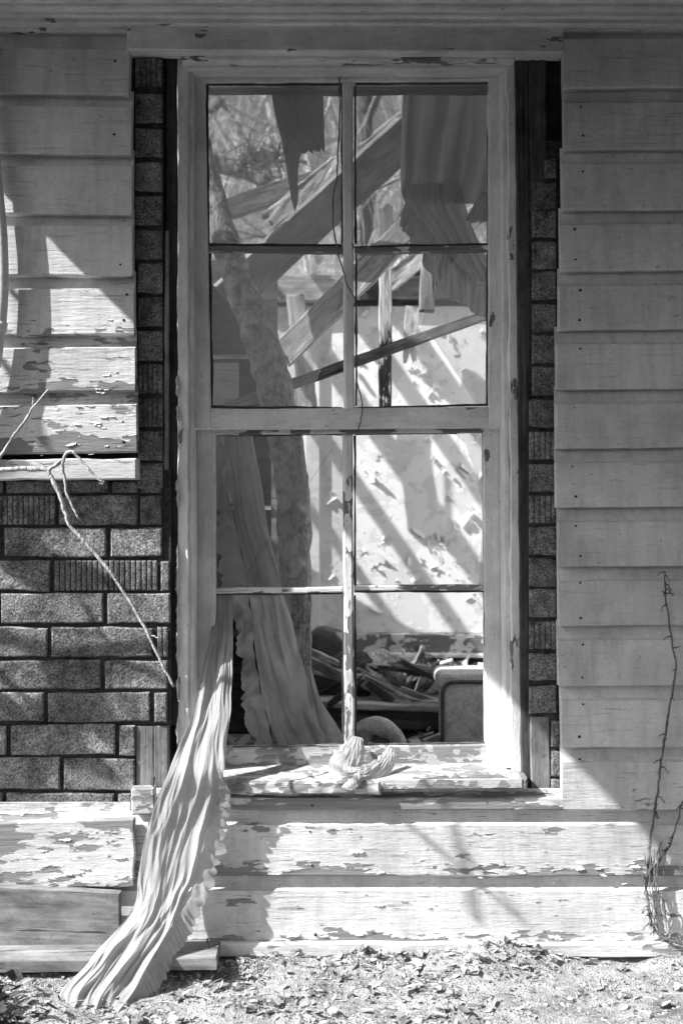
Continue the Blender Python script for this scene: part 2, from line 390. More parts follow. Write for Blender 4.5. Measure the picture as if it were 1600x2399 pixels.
# ------------------------------------------------------------------ ground
def ground_h(x, y):
    if y > 0.0: return -0.02
    e = smoothstep((-y) / 0.03)
    return e * (0.012 * nz(x * 9, y * 9) + 0.006 * nz(x * 40, y * 40) + 0.02 * nz(x * 2.2, y * 2.2) + 0.028 * max(0, 0.55 + nz(x * 4, 2.0) + 0.5 * nz(x * 13, 5.0)) * math.exp(-((y + 0.055) / 0.07) ** 2)) + 0.004
xs = [-60, -25, -10, -5, -3] + [-2 + 4 * i / 130 for i in range(131)] + [3, 5, 10, 25, 60]
ys = [-60, -25, -10, -5] + [-2.5 + 0.06 * i for i in range(26)] + [-0.94 + 0.0235 * i for i in range(41)] + [0.3, 3, 8, 25, 120]
gv = [(x, y, ground_h(x, y)) for y in ys for x in xs]
ground = mk('ground', gv, grid_faces(len(xs) - 1, len(ys) - 1), M_GROUND, smooth=True); tag(ground, kind='structure')

# ------------------------------------------------------------------ the front wall of the house
wall = thing('house_wall', 'front wall of derelict house with white drop siding and brick patterned sheets', 'wall', (0, 0.05, 0))
OX0, OX1, OY0, OY1 = 402, 1228, 128, 1868      # rough opening in pixels
def core(x0, x1, z0, z1):
    v, f = box_geo(x0, x1, 0.042, 0.13, z0, z1); mk('wall_core', v, f, M_CORE, wall)
a, b = W(OX0, OY1, 0.04), W(OX1, OY0, 0.04)
core(-3.2, a.x, -0.05, 2.44); core(b.x, 3.2, -0.05, 2.44); core(a.x, b.x, -0.05, a.z); core(a.x, b.x, b.z, 2.44)

SY = -0.035     # face of the siding
def siding(xl, xr, top, bot, peel=0.1, y=SY, name='siding_board', tilt=0.0, cove=0.034, endl=0.0, mat=M_SIDE, n=None):
    """drop siding: flat face with a hollow cut along its top edge; xl, xr in px, top/bot px of the whole board"""
    k = (D + y) / D * S
    A, B = W(xl, bot, y), W(xr, bot - tilt * (xr - xl), y)
    H = (bot - top) * k; L = (B - A).length
    prof = [(0.031, 0.0), (0.0035, 0.0), (0.0012, 0.0012), (0.0, 0.004), (0.0, H * 0.33), (0.0, H * 0.66), (0.0, H - cove)]
    prof.append((0.008, H - cove + 0.0008))
    for i in range(2, 7):
        q = i / 6; prof.append((0.025 * math.sin(q * math.pi / 2) ** 0.8, H - cove + cove * (1 - math.cos(q * math.pi / 2)) * 1.0))
    prof.append((0.025, H + 0.012)); prof.append((0.031, H + 0.012))
    n = n or max(6, int(L / 0.02)); sd = random.random() * 50
    V, F = [], []; P = len(prof)
    for i in range(n + 1):
        t = i / n; x = t * L
        for j, (dy, dz) in enumerate(prof):
            e = 0.0; ee = 0.0
            if j <= 3: e = 0.0028 * nz(x * 4, sd) + 0.0013 * nz(x * 18, sd) + 0.0009 * nz(x * 70, sd)
            if i == 0: ee = endl * nz(dz * 60, sd)
            V.append((x + ee, dy + 0.0025 * nz(x * 2.5, sd, j * 0.03), dz + e))
    for i in range(n):
        for j in range(P - 1): F.append((i * P + j, (i + 1) * P + j, (i + 1) * P + j + 1, i * P + j + 1))
    F.append(tuple(range(P))); F.append(tuple(n * P + j for j in reversed(range(P))))
    ex = (B - A).normalized(); ey = Vector((0, 1, 0)); ez = ex.cross(ey)
    return mk(name, V, F, mat, wall, basis(ex, ey, ez, A), peel=peel)
# left upper boards
L_b = [58, 201, 347, 495, 647, 790, 929, 1074]
L_peel = [0.1, 0.10, 0.10, 0.12, 0.18, 0.30, 0.40, 0.46]
for i in range(1, 8): siding(-900, [300, 302, 306, 309, 312, 316, 319, 321][i] + random.uniform(-2, 2), L_b[i - 1], L_b[i], L_peel[i], tilt=[0, -0.02, -0.013, -0.007, 0.0, 0.004, 0.008, 0.012][i])
bar('drip_cap', (-600, 1106), (320, 1098), 48, SY - 0.012, 0.05, M_PEEL, wall, jit=0.003, n=24, peel=-0.1)
# right boards
R_b = [58, 207, 351, 493, 636, 773, 913, 1051, 1189, 1328, 1467, 1608, 1752, 1898, 2052, 2209]
R_x = [1318, 1322, 1322, 1318, 1312, 1309, 1307, 1305, 1306, 1308, 1310, 1312, 1316, 1319, 1319, 1319]
R_peel = [0.1, 0.12, 0.1, 0.06, 0.05, 0.06, 0.05, 0.05, 0.08, 0.08, 0.1, 0.1, 0.12, 0.2, 0.3, 0.3]
for i in range(1, 14): siding(R_x[i] + random.uniform(-3, 3), 2300, R_b[i - 1], R_b[i], R_peel[i], tilt=0.008, endl=0.003)
# boards below the window
siding(305, 1318, 1866, 1900, 0.42, cove=0.004)
siding(290, 2300, 1899, 2054, 0.36); siding(280, 2300, 2053, 2212, 0.34)
siding(-900, 290, 1899, 2054, 0.5); siding(-900, 280, 2053, 2212, 0.5)
bar('water_table_board', (-600, 2227), (2200, 2227), 32, SY - 0.016, 0.05, M_PEEL, wall, jit=0.0025, n=60, peel=-0.12)
# frieze and mouldings over the window
bar('frieze_board', (298, 86), (1320, 92), 62, SY - 0.004, 0.05, M_TRIM, wall, jit=0.0015, n=40, peel=0.12)
bar('frieze_board', (-800, 62), (2300, 62), 26, SY + 0.006, 0.03, M_TRIM, wall, n=30, peel=0.2)
bar('crown_moulding', (-800, 44), (2300, 52), 16, SY - 0.016, 0.05, M_TRIM, wall, n=30, jit=0.0015, peel=0.1)
bar('crown_moulding', (-800, 27), (2300, 33), 18, SY - 0.026, 0.06, M_TRIM, wall, n=30, jit=0.001, ch=0.006, peel=0.05)
bar('crown_moulding', (-800, 8), (2300, 10), 22, SY - 0.045, 0.08, M_TRIM, wall, n=30, jit=0.001, ch=0.008, peel=0.05)
bar('crown_moulding', (-800, -20), (2300, -20), 40, SY - 0.06, 0.1, M_TRIM, wall, n=20, peel=0.05)

# brick-patterned asphalt sheets: dark backing, each brick raised
def backing(x0, x1, y0, y1, y=0.007):
    A, B = W(x0, y1, y), W(x1, y0, y); v, f = box_geo(A.x, B.x, y, y + 0.012, A.z, B.z); mk('mortar_sheet', v, f, M_MORTAR, wall)
backing(-900, 401, 1100, 1697); backing(-900, 318, 1698, 1925, 0.0075); backing(300, 383, 115, 1101, 0.0065); backing(1238, 1312, 330, 1690); backing(1288, 1318, 1691, 1862, 0.0072)
def brick(x0, x1, y0, y1, ribs=False, y=0.0):
    A = W((x0 + x1) / 2, (y0 + y1) / 2, y); k = S
    w, h = (x1 - x0) * k, (y1 - y0) * k; sd = random.random() * 90
    if ribs:
        nr = max(2, round((x1 - x0) / 12.5)); zs = [-0.5, -0.46, 0, 0.46, 0.5]; V, F = [], []
        cx = []
        for r in range(nr):
            for q, hgt in ((0.0, 1), (0.16, 0.15), (0.34, 0), (0.66, 0), (0.84, 0.15)): cx.append(((r + q) / nr, hgt))
        cx.append((1.0, 1))
        for zi, z in enumerate(zs):
            for q, hgt in cx:
                V.append(((q - 0.5) * w, 0.0042 * hgt + (0.003 if zi in (0, 4) else 0) + 0.0005 * nz(q * 30, z * 20, sd), z * h))
        nn = len(cx) - 1; F = grid_faces(nn, 4)
        b0 = len(V); V += [(-w / 2, 0.0085, -h / 2), (w / 2, 0.0085, -h / 2), (w / 2, 0.0085, h / 2), (-w / 2, 0.0085, h / 2)]
        F += [(b0, b0 + 1, nn, 0), (4 * (nn + 1), 4 * (nn + 1) + nn, b0 + 2, b0 + 3)]
        return mk('brick', V, F, M_BRICK, wall, Matrix.Translation(A))
    v, f = plank_geo(w, h, h, 0.009, n=max(3, int(w / 0.03)), m=3, jit=0.0042, ch=0.0035, seed=sd, rough=0.0014)
    return mk('brick', v, f, M_BRICK, wall, Matrix.Translation(A + Vector((0, 0.0045, 0))) @ Matrix.Rotation(random.uniform(-0.012, 0.012), 4, 'Y'))
rows = [(1127, 1153, [(-150, 6), (15, 253), (263, 322), (330, 378)], []),
        (1162, 1229, [(-130, 130), (139, 323), (329, 379)], [0]),
        (1238, 1304, [(-240, 0), (11, 249), (260, 380)], []),
        (1314, 1384, [(-130, 117), (128, 370), (377, 397)], [1]),
        (1391, 1460, [(-250, 0), (3, 242), (252, 399)], []),
        (1470, 1538, [(-140, 111), (121, 358), (369, 394)], [2]),
        (1548, 1615, [(-260, -8), (0, 236), (246, 393)], []),
        (1624, 1691, [(-150, 103), (113, 352), (362, 392)], []),
        (1701, 1770, [(-230, 15), (26, 270), (280, 317)], []),
        (1778, 1851, [(-100, 140), (150, 316)], []),
        (1859, 1920, [(-230, 6), (16, 267), (277, 307)], [])]
for y0, y1, xx, rb in rows:
    for i, (x0, x1) in enumerate(xx): brick(x0, x1, y0 + random.uniform(-1, 1), y1 + random.uniform(-1, 1), i in rb)
for i, y0 in enumerate([135, 218, 299, 380, 459, 538, 617, 696, 775, 853, 932, 1010, 1085]):
    x1 = 383 if y0 < 600 else 381
    brick(311 + (6 if y0 < 600 else 12), x1 - (3 if y0 < 600 else 0), y0, y0 + (68 if y0 < 1080 else 60), y0 in (135, 853, 932))
for i, y0 in enumerate([372, 425, 492, 565, 637, 711, 785, 861, 936, 1011, 1087, 1161, 1235, 1310, 1382, 1456, 1532, 1606]):
    brick(1274 if y0 < 420 else (1246 if y0 < 900 else 1239), 1304, y0, y0 + (45 if y0 < 400 else 65), y0 in (1011, 1161, 1456), y=0.002)
for y0 in (1690, 1760, 1828): brick(1291, 1314, y0, y0 + 60, y=0.002)
# bare boards beside the window
bar('sheathing_board', (357, 1700), (357, 1858), 76, 0.006, 0.03, M_MIDW, wall, peel=0.0, n=8)
bar('sheathing_board', (1264, 1680), (1266, 1860), 46, 0.004, 0.03, M_MIDW, wall, n=8)
bar('weathered_strip', (402, 130), (405, 1700), 24, 0.026, 0.014, M_DARKW, wall, jit=0.003, n=50)
bar('weathered_strip', (391, 540), (389, 1270), 9, 0.008, 0.008, M_MIDW, wall, jit=0.002, n=30, w1=14)
bar('weathered_strip', (1222, 130), (1236, 1845), 30, 0.008, 0.03, M_DARKW, wall, jit=0.002, n=50)
bar('weathered_strip', (1258, 125), (1262, 560), 40, 0.005, 0.02, M_DARKW, wall, jit=0.004, n=20, rag=(0.03, 0))
def nail(px, py, y, r=0.004):
    p = W(px, py, y); V, F = [], []
    tube_into(V, F, [p + Vector((0, 0.004, 0)), p + Vector((0, -0.0012, 0)), p + Vector((0, -0.002, 0))], [r, r, r * 0.6], 7); mk('nail_head', V, F, M_NAIL, wall)
for x, y in [(1361, 250), (1366, 318), (1365, 402), (1347, 537), (1348, 608), (1358, 680), (1357, 750), (1358, 817), (1345, 955), (1340, 1093), (1350, 1163), (1349, 1232), (1358, 1303), (1359, 1365),
             (1359, 1448), (1366, 1510), (1364, 1587), (1364, 1650), (1356, 1726), (1356, 1779), (270, 143), (268, 315), (283, 620), (298, 690), (290, 750), (287, 988), (290, 1035), (1139, 1880), (733, 1887), (728, 1948), (733, 2028), (738, 2190)]:
    nail(x + random.uniform(-2, 2), y, SY, random.uniform(0.0018, 0.0036))
nl = tube('bent_nail', [W(360, 1856, -0.05), W(360, 1838, -0.052), W(362, 1820, -0.05)], [0.0022, 0.002, 0.0025], M_NAIL, wall, 6, 2)

chip_meshes = []
for k in range(10):
    r = random.Random(300 + k); n = 9; V, F = [], []; a0 = r.uniform(0.005, 0.02); b0 = a0 * r.uniform(0.10, 0.32)
    up = [b0 * r.uniform(0.1, 1.4) for _ in range(n + 1)]; dn = [b0 * r.uniform(0.1, 1.5) for _ in range(n + 1)]
    for i in range(n + 1):
        x = (i / n * 2 - 1) * a0; e = 1 - abs(i / n * 2 - 1) ** 3 * 0.8; l = r.uniform(0.6, 1.3)
        V += [(x, 0.0005, up[i] * e), (x, -0.0007 * l, 0.0), (x, -0.0020 * l, -dn[i] * e)]
    for i in range(n): F += [(3 * i, 3 * i + 1, 3 * i + 4, 3 * i + 3), (3 * i + 1, 3 * i + 2, 3 * i + 5, 3 * i + 4)]
    me = bpy.data.meshes.new('paint_chip'); me.from_pydata([(x, y, z) for x, y, z in V], [], F); me.materials.append(M_FLAKE); chip_meshes.append(me)
rc = random.Random(8)
def chip(px, py, y, sc):
    o = bpy.data.objects.new('paint_chip', rc.choice(chip_meshes)); COL.objects.link(o)
    place(o, Matrix.Translation(W(px, py, y)) @ Matrix.Rotation(rc.gauss(0, 0.12) + (math.pi if rc.random() < 0.3 else 0), 4, 'Y') @ Matrix.Scale(sc, 4), wall)
for i in range(46): chip(rc.uniform(560, 1580), rc.choice((2050, 2206)) - abs(rc.gauss(0, 26)) - 4, SY - 0.0005, 0.3 + 1.3 * rc.random() ** 2)
for i in range(26): chip(rc.uniform(560, 1500), rc.uniform(1935, 2200), SY - 0.0005, 0.3 + 0.9 * rc.random() ** 2)
for i in range(36): chip(rc.uniform(30, 296) if rc.random() < 0.35 else rc.uniform(150, 298), rc.choice((788, 926, 926, 1070, 1070, 1000)) - abs(rc.gauss(0, 26)) - 3, SY - 0.0005, 0.3 + 1.1 * rc.random() ** 2)
for i in range(18): chip(rc.uniform(20, 295), rc.uniform(1935, 2075), SY - 0.0225, 0.3 + 1.3 * rc.random() ** 2)

# ------------------------------------------------------------------ the window
win = thing('window', 'tall weathered white sash window with two stacked sashes and broken panes', 'window', tuple(W(815, 1860, 0.03)))
CY = 0.02
bar('casing', (430, 132), (430, 1790), 26, CY, 0.07, M_TRIM, win, jit=0.004, n=90, peel=0.12)
bar('casing', (446, 150), (449, 1790), 12, CY + 0.008, 0.06, M_TRIM, win, jit=0.001, n=40)
bar('casing', (1198, 135), (1211, 1835), 24, CY, 0.05, M_TRIM, win, jit=0.004, n=90, peel=0.16)
bar('casing', (1180, 150), (1191, 1800), 14, CY + 0.012, 0.06, M_TRIM, win, jit=0.001, n=40)
bar('head_casing', (425, 134), (1205, 133), 18, CY - 0.03, 0.08, M_TRIM, win, jit=0.002, n=40, peel=0.25)
bar('head_casing', (440, 152), (1190, 152), 22, CY - 0.004, 0.08, M_TRIM, win, jit=0.001, n=40, ch=0.006)
# curled paint along the left casing edge, standing proud enough to catch the sun
def paint_curl(x, y0, y1):
    V, F = [], []; n = int((y1 - y0) / 5); sd = random.random() * 40
    for i in range(n + 1):
        py = y0 + (y1 - y0) * i / n; a = 3.5 + 4 * nz(py * 0.05, sd) + 3 * nz(py * 0.2, sd)
        e = max(0.0, min(1.0, 6 * min(i, n - i) / n))
        V += [W(x + 2, py, CY + 0.002), W(x - 1 - a * 0.3 * e, py, CY - 0.003 - 0.012 * e * (0.6 + 0.5 * nz(py * 0.11, sd + 3))), W(x - 2 - max(0, a) * e, py, CY + 0.006)]
    for i in range(n): F += [(3 * i, 3 * i + 1, 3 * i + 4, 3 * i + 3), (3 * i + 1, 3 * i + 2, 3 * i + 5, 3 * i + 4)]
    mk('paint_curl', V, F, M_FLAKE, win)
for a, b in [(880, 930), (950, 985), (1120, 1190), (1275, 1400), (1400, 1560), (1590, 1640), (1680, 1745)]: paint_curl(418, a, b)
bar('outer_sill', (540, 1848), (892, 1845), 32, -0.056, 0.10, M_SILL, win, jit=0.005, n=60, m=6, ch=0.007, rough=0.006, peel=0.0)
bar('outer_sill', (892, 1843), (1236, 1838), 30, -0.048, 0.092, M_MIDW, win, jit=0.003, n=40, ch=0.005, rough=0.002)
bar('outer_sill', (440, 1848), (540, 1847), 30, -0.045, 0.09, M_SILL, win, jit=0.003, n=10, peel=0.0)
# sloping top of the sill, behind its nose
sA = W(450, 1832, -0.05); sB = W(1222, 1825, -0.05)
V = [sA, sB, sB + Vector((0, 0.17, 0.004)), sA + Vector((0, 0.17, 0.004)), sA - Vector((0, 0, 0.02)), sB - Vector((0, 0, 0.02)), sB + Vector((0, 0.15, -0.02)), sA + Vector((0, 0.15, -0.02))]
mk('sill_slope', V, [(0, 1, 2, 3), (4, 7, 6, 5), (0, 4, 5, 1), (1, 5, 6, 2), (2, 6, 7, 3), (3, 7, 4, 0)], M_SILL, win)
bar('jamb', (440, 120), (440, 1840), 30, 0.10, 0.06, M_TRIM, win, n=20); bar('jamb', (1200, 120), (1212, 1840), 34, 0.10, 0.06, M_TRIM, win, n=20)

def pane(parent, pts, y, mat):
    """a sheet of old glass, pts are pixel corners; real 2 mm thickness"""
    n = len(pts); A = [W(px, py, y) for px, py in pts]
    V = A + [p + Vector((0, 0.002, 0)) for p in A]
    F = [tuple(range(n)), tuple(reversed(range(n, 2 * n)))] + [(i, i + n, (i + 1) % n + n, (i + 1) % n) for i in range(n)]
    return mk('glass_pane', V, F, mat, parent)
# outer (upper) sash
US = part_group('upper_sash', win); uy = 0.06
bar('stile', (460, 162), (476, 1005), 40, uy, 0.036, M_TRIM, US, n=40, w1=38, peel=0.1); bar('stile', (1163, 160), (1163, 1003), 38, uy, 0.036, M_TRIM, US, n=40, peel=0.1)
bar('rail', (478, 178), (1146, 174), 28, uy + 0.001, 0.034, M_TRIM, US, n=30, peel=0.1, jit=0.0015)
bar('rail', (494, 982), (1146, 977), 48, uy + 0.001, 0.034, M_TRIM, US, n=30, peel=0.10, jit=0.0015)
bar('muntin', (814, 186), (818, 962), 25, uy + 0.003, 0.03, M_TRIM, US, n=40, ch=0.006, peel=0.12)
bar('muntin', (484, 581), (804, 584), 13, uy + 0.006, 0.026, M_TRIM, US, n=20, ch=0.004, peel=0.5, jit=0.0015); bar('muntin', (831, 586), (1146, 580), 13, uy + 0.006, 0.026, M_TRIM, US, n=20, ch=0.004, peel=0.45, jit=0.0015)
for q in ([(481, 190), (806, 190), (806, 580), (487, 580)], [(824, 190), (1148, 188), (1148, 578), (826, 583)]): pane(US, q, uy + 0.02, M_GLASS1)
pane(US, [(488, 587), (806, 588), (806, 640), (795, 700), (770, 820), (735, 905), (700, 960), (495, 960)], uy + 0.02, M_GLASS2)
pane(US, [(1148, 586), (1148, 955), (1120, 955), (1060, 860), (1020, 800), (985, 770), (1000, 700), (1050, 630), (1080, 586)], uy + 0.02, M_GLASS2)
# dark putty lines round the panes
def putty(parent, a, b, y, w=6): bar('putty_line', a, b, w, y, 0.008, M_DARKW, parent, jit=0.0022, n=24, ch=0.001)
for (a, b) in [((486, 196), (800, 196)), ((833, 194), (1143, 193)), ((485, 200), (489, 570)), ((1144, 200), (1145, 570)), ((488, 572), (802, 574)), ((832, 578), (1142, 572)), ((492, 953), (802, 955)), ((832, 956), (1142, 948)), ((1142, 592), (1141, 950)), ((801, 196), (802, 570)), ((832, 200), (833, 570)), ((834, 596), (835, 950)), ((492, 593), (496, 950))]:
    putty(US, a, b, uy + 0.012, 5 if a[0] != b[0] else 6)
# inner (lower) sash
LS = part_group('lower_sash', win); ly = 0.10
bar('stile', (482, 1000), (482, 1800), 44, ly, 0.036, M_TRIM, LS, n=40, w1=48, peel=0.1); bar('stile', (1152, 1000), (1160, 1810), 40, ly, 0.036, M_TRIM, LS, n=40, peel=0.15, w1=44)
bar('rail', (503, 1010), (1133, 1004), 18, ly + 0.001, 0.034, M_TRIM, LS, n=30, peel=0.35, jit=0.0015)
bar('rail', (505, 1784), (1140, 1776), 62, ly + 0.001, 0.034, M_SILL, LS, n=40, peel=0.0, jit=0.0015)
bar('muntin', (814, 1016), (819, 1752), 24, ly + 0.003, 0.03, M_TRIM, LS, n=40, ch=0.006, peel=0.34)
bar('muntin', (500, 1384), (803, 1382), 13, ly + 0.006, 0.026, M_TRIM, LS, n=20, ch=0.004, peel=0.25, jit=0.0015); bar('muntin', (830, 1378), (1137, 1377), 13, ly + 0.006, 0.026, M_TRIM, LS, n=20, ch=0.004, peel=0.4, jit=0.0015)
pane(LS, [(500, 1012), (806, 1012), (806, 1382), (640, 1382), (612, 1340), (600, 1300), (628, 1258), (560, 1382), (500, 1382)], ly + 0.02, M_GLASS2)
pane(LS, [(1140, 1010), (1140, 1375), (1120, 1375), (1132, 1200), (1115, 1110), (1090, 1040), (1060, 1010)], ly + 0.02, M_GLASS2)
for (a, b) in [((500, 1019), (803, 1017)), ((832, 1016), (1070, 1014)), ((500, 1392), (803, 1390)), ((830, 1386), (1134, 1385)), ((831, 1020), (832, 1370)), ((832, 1395), (833, 1745)), ((804, 1395), (804, 1745)), ((1136, 1392), (1138, 1740)), ((545, 1752), (806, 1750)), ((830, 1746), (1136, 1742)), ((501, 1400), (500, 1470))]:
    putty(LS, a, b, ly + 0.012, 5)

# ------------------------------------------------------------------ porch roof above the wall (casts the long slanting shade edge)
HR = 2.30; CEDGE = (105 - 800) * S * (D + SY) / D + ZC + (1199.5 - 550) * S * (D + SY) / D
X0 = CEDGE - HR; PD = 2.5
roof = thing('porch_roof', 'low porch roof of dull boards over the window', 'roof', (0.5, -0.7, HR))
nb = 10
for i in range(nb):
    y1 = -0.045 - PD * i / nb; y0 = y1 - PD / nb + 0.004
    v, f = box_geo(X0, 3.2, y0, y1, HR, HR + 0.03); mk('roof_board', v, f, M_ROOF, roof)
v, f = box_geo(X0, 3.2, -PD - 0.10, -PD - 0.046, HR - 0.02, HR + 0.16); mk('fascia_board', v, f, M_TRIM, roof)
v, f = box_geo(X0 - 0.02, 3.2, -PD - 0.05, 0.0, HR + 0.034, HR + 0.07); mk('roof_sheet', v, f, M_ROOF, roof)

# ------------------------------------------------------------------ inside: roof frame whose rafters stripe the far wall with shade
BY = 1.9
rf = thing('roof_frame', 'open roof frame of bare rafters over the ruined room', 'roof frame', (-2.0, 1.0, 2.44))
TR = 1.25
def raft(px, wpx, s=1.05):
    P = W(px, 1100, BY); Q = P - Vector((1, 0.4, -1)) * TR; d = Vector((0, 1, s))
    bar3('rafter', Q + d * (0.95 - Q.y), Q + d * (2.0 - Q.y), wpx * S * (D + BY) / D, 0.022, M_WOOD, rf, n=8, jit=0.003)
for px, w in [(668, 20), (812, 30), (948, 46), (1088, 36), (1190, 44)]: raft(px, w)
Q = W(818, 1100, BY) - Vector((1, 0.4, -1)) * TR
zr = Q.z + 1.05 * (2.02 - Q.y)
bar3('ridge_beam', (-2.6, 2.06, zr), (1.2, 2.06, zr), 0.16, 0.05, M_WOOD, rf, n=12)
for x in (-2.5, 1.1): bar3('king_post', (x, 2.06, 0.0), (x, 2.06, zr - 0.09), 0.12, 0.1, M_WOOD, rf)
zp = Q.z + 1.05 * (0.95 - Q.y) - 0.06
bar3('cross_beam', (-1.8, 0.95, zp), (-0.55, 0.95, zp), 0.08, 0.06, M_WOOD, rf, n=8)
bar3('post', (-1.7, 0.95, 0.2), (-1.7, 0.95, zp - 0.04), 0.08, 0.06, M_WOOD, rf)

pw = thing('shade_wall', 'added unseen wall with a broken top that shades the far wall', 'wall', (-0.97, 0.8, 0.2))  # unseen wall added and shaped to shade the foot of the far wall
prof = [(0.16, 0.0), (0.16, 1.55), (0.6, 1.45), (1.0, 1.62), (1.2, 1.9), (1.285, 1.98), (1.40, 1.80), (1.51, 1.67), (1.7, 1.48), (1.86, 1.40), (1.86, 0.0)]
n = len(prof); V = [(-0.95, y, z) for y, z in prof] + [(-1.0, y, z) for y, z in prof]
mk('plaster', V, [tuple(range(n)), tuple(reversed(range(n, 2 * n)))] + [(i, i + n, (i + 1) % n + n, (i + 1) % n) for i in range(n)], M_WALL, pw)

# far wall of the room
bwall = thing('room_wall', 'sunlit far wall of the room with curling white paint flakes', 'wall', tuple(W(930, 1650, BY)))
def slab(name, x0, x1, y0, y1, y, T, mat, parent, peel=None):
    A, B = W(x0, y1, y), W(x1, y0, y); c = (A + B) / 2
    v, f = plank_geo(B.x - A.x, B.z - A.z, B.z - A.z, T, n=20, m=8, jit=0.004, ch=0.004, seed=x0 * 0.01)
    return mk(name, v, f, mat, parent, Matrix.Translation(c + Vector((0, T / 2, 0))), peel=peel)
slab('wall_panel', 560, 1330, 716, 1484, BY, 0.04, M_WALL, bwall)
slab('stile_board', 716, 750, 740, 1490, BY - 0.02, 0.018, M_WALL, bwall)
bar('base_rail', (740, 1508), (1330, 1512), 46, BY - 0.025, 0.03, M_CHIP, bwall, n=30, jit=0.003)
bar('base_moulding', (740, 1534), (1330, 1538), 10, BY - 0.04, 0.045, M_TRIM, bwall, n=30)
slab('lower_wall', 480, 1330, 1540, 1680, BY + 0.01, 0.03, M_CORE, bwall)
bar('top_beam', (585, 672), (838, 676), 62, BY - 0.05, 0.09, M_PALEW, bwall, n=14, rag=(0, 0.02), jit=0.005)  # pale tone stands in for the sunlit part of this one beam
bar('top_beam', (838, 676), (1330, 668), 56, BY - 0.04, 0.09, M_DARKW, bwall, n=20, rag=(0.01, 0), jit=0.005)  # dark tone stands in for the unlit rest of the same beam
bar('gap_strip', (585, 710), (1330, 707), 14, BY - 0.01, 0.04, M_CORE, bwall)  # dark strip painted in as the shadowed gap under the beam
def flake_geo(sd, size, curl):
    r = random.Random(sd); n = 5; V, F = [], []
    ang = [size * (0.3 + 0.7 * r.random()) for _ in range(12)]
    for j in range(n + 1):
        for i in range(n + 1):
            u, v = (i / n - 0.5) * 2, (j / n - 0.5) * 2
            th = math.atan2(v, u); rr = max(abs(u), abs(v)); k = th / (2 * math.pi) * 12 % 12
            R_ = ang[int(k) % 12] * (1 - k % 1) + ang[(int(k) + 1) % 12] * (k % 1)
            x, z = math.cos(th) * rr * R_, math.sin(th) * rr * R_ * 0.8
            q = max(0, (z + 0.4 * size) / size)
            V.append((x, -0.001 - curl * size * q * q * 0.9, z - 0.35 * curl * size * q * q))
    return V, grid_faces(n, n)
fl_meshes = []
for k in range(8):
    V, F = flake_geo(k, 0.016, 0.2 + 0.8 * (k % 4) / 3); me = bpy.data.meshes.new('paint_flake'); me.from_pydata(V, [], F); me.materials.append(M_FLAKE); fl_meshes.append(me)
rf2 = random.Random(11)
clusters = [(880, 1095, 30, 8), (895, 1125, 28, 6), (1065, 1135, 40, 9), (1105, 1125, 20, 5), (1103, 1195, 14, 3), (900, 1265, 20, 5), (860, 1290, 40, 10), (935, 1330, 45, 14), (1010, 1280, 40, 12), (1040, 1330, 55, 18), (1100, 1350, 40, 10), (1070, 1250, 40, 8),
            (1120, 1410, 25, 8), (985, 870, 25, 6), (970, 850, 20, 5), (1000, 920, 40, 8), (880, 800, 45, 8), (860, 745, 40, 8), (900, 720, 50, 8), (1020, 800, 30, 5), (1090, 870, 35, 7), (1110, 780, 25, 6), (1040, 930, 50, 9), (1115, 1010, 25, 6), (990, 1045, 40, 6), (770, 1160, 20, 8), (780, 1340, 20, 5), (775, 1460, 10, 2), (920, 1420, 25, 4), (760, 880, 20, 5), (650, 740, 30, 5), (1030, 1180, 80, 6)]
for cx, cy, rad, cnt in clusters:
    for _ in range(int(cnt * 1.25)):
        px, py = cx + rf2.gauss(0, rad * 0.75), cy + rf2.gauss(0, rad * 0.6)
        if not (600 < px < 1180 and 722 < py < 1480): continue
        o = bpy.data.objects.new('paint_flake', rf2.choice(fl_meshes)); COL.objects.link(o)
        sc = 0.25 + 2.3 * rf2.random() ** 3
        place(o, Matrix.Translation(W(px, py, BY - (0.022 if 714 < px < 752 else 0.001))) @ Matrix.Rotation(rf2.uniform(-2.6, 2.6), 4, 'Y') @ Matrix.Rotation(rf2.uniform(-0.1, 0.5), 4, 'X') @ Matrix.Scale(sc, 4), bwall)

floor_v, floor_f = box_geo(-3.1, 3.1, 0.131, 1.89, 0.16, 0.2)
v, f = box_geo(-3.1, W(OX0, 0, 0.13).x, 0.131, 0.145, 0.2, 2.43); mk('inner_plaster', v, f, M_WALL, wall)  # pale lining added on the inner face to bounce light into the room
v, f = box_geo(W(OX1, 0, 0.13).x, 3.1, 0.131, 0.145, 0.2, 2.43); mk('inner_plaster', v, f, M_WALL, wall)
sw = thing('bounce_wall', 'added white wall out of view that bounces light into the room', 'wall', (1.3, 1.0, 0.2))  # unseen white wall added to throw sunlight back into the room
v, f = box_geo(1.25, 1.31, 0.15, 1.88, 0.2, 2.3); mk('plaster', v, f, M_WALL, sw)
fl = mk('room_floor', floor_v, floor_f, M_DARKW); tag(fl, kind='structure')
fl.data.materials[0] = M_MIDW

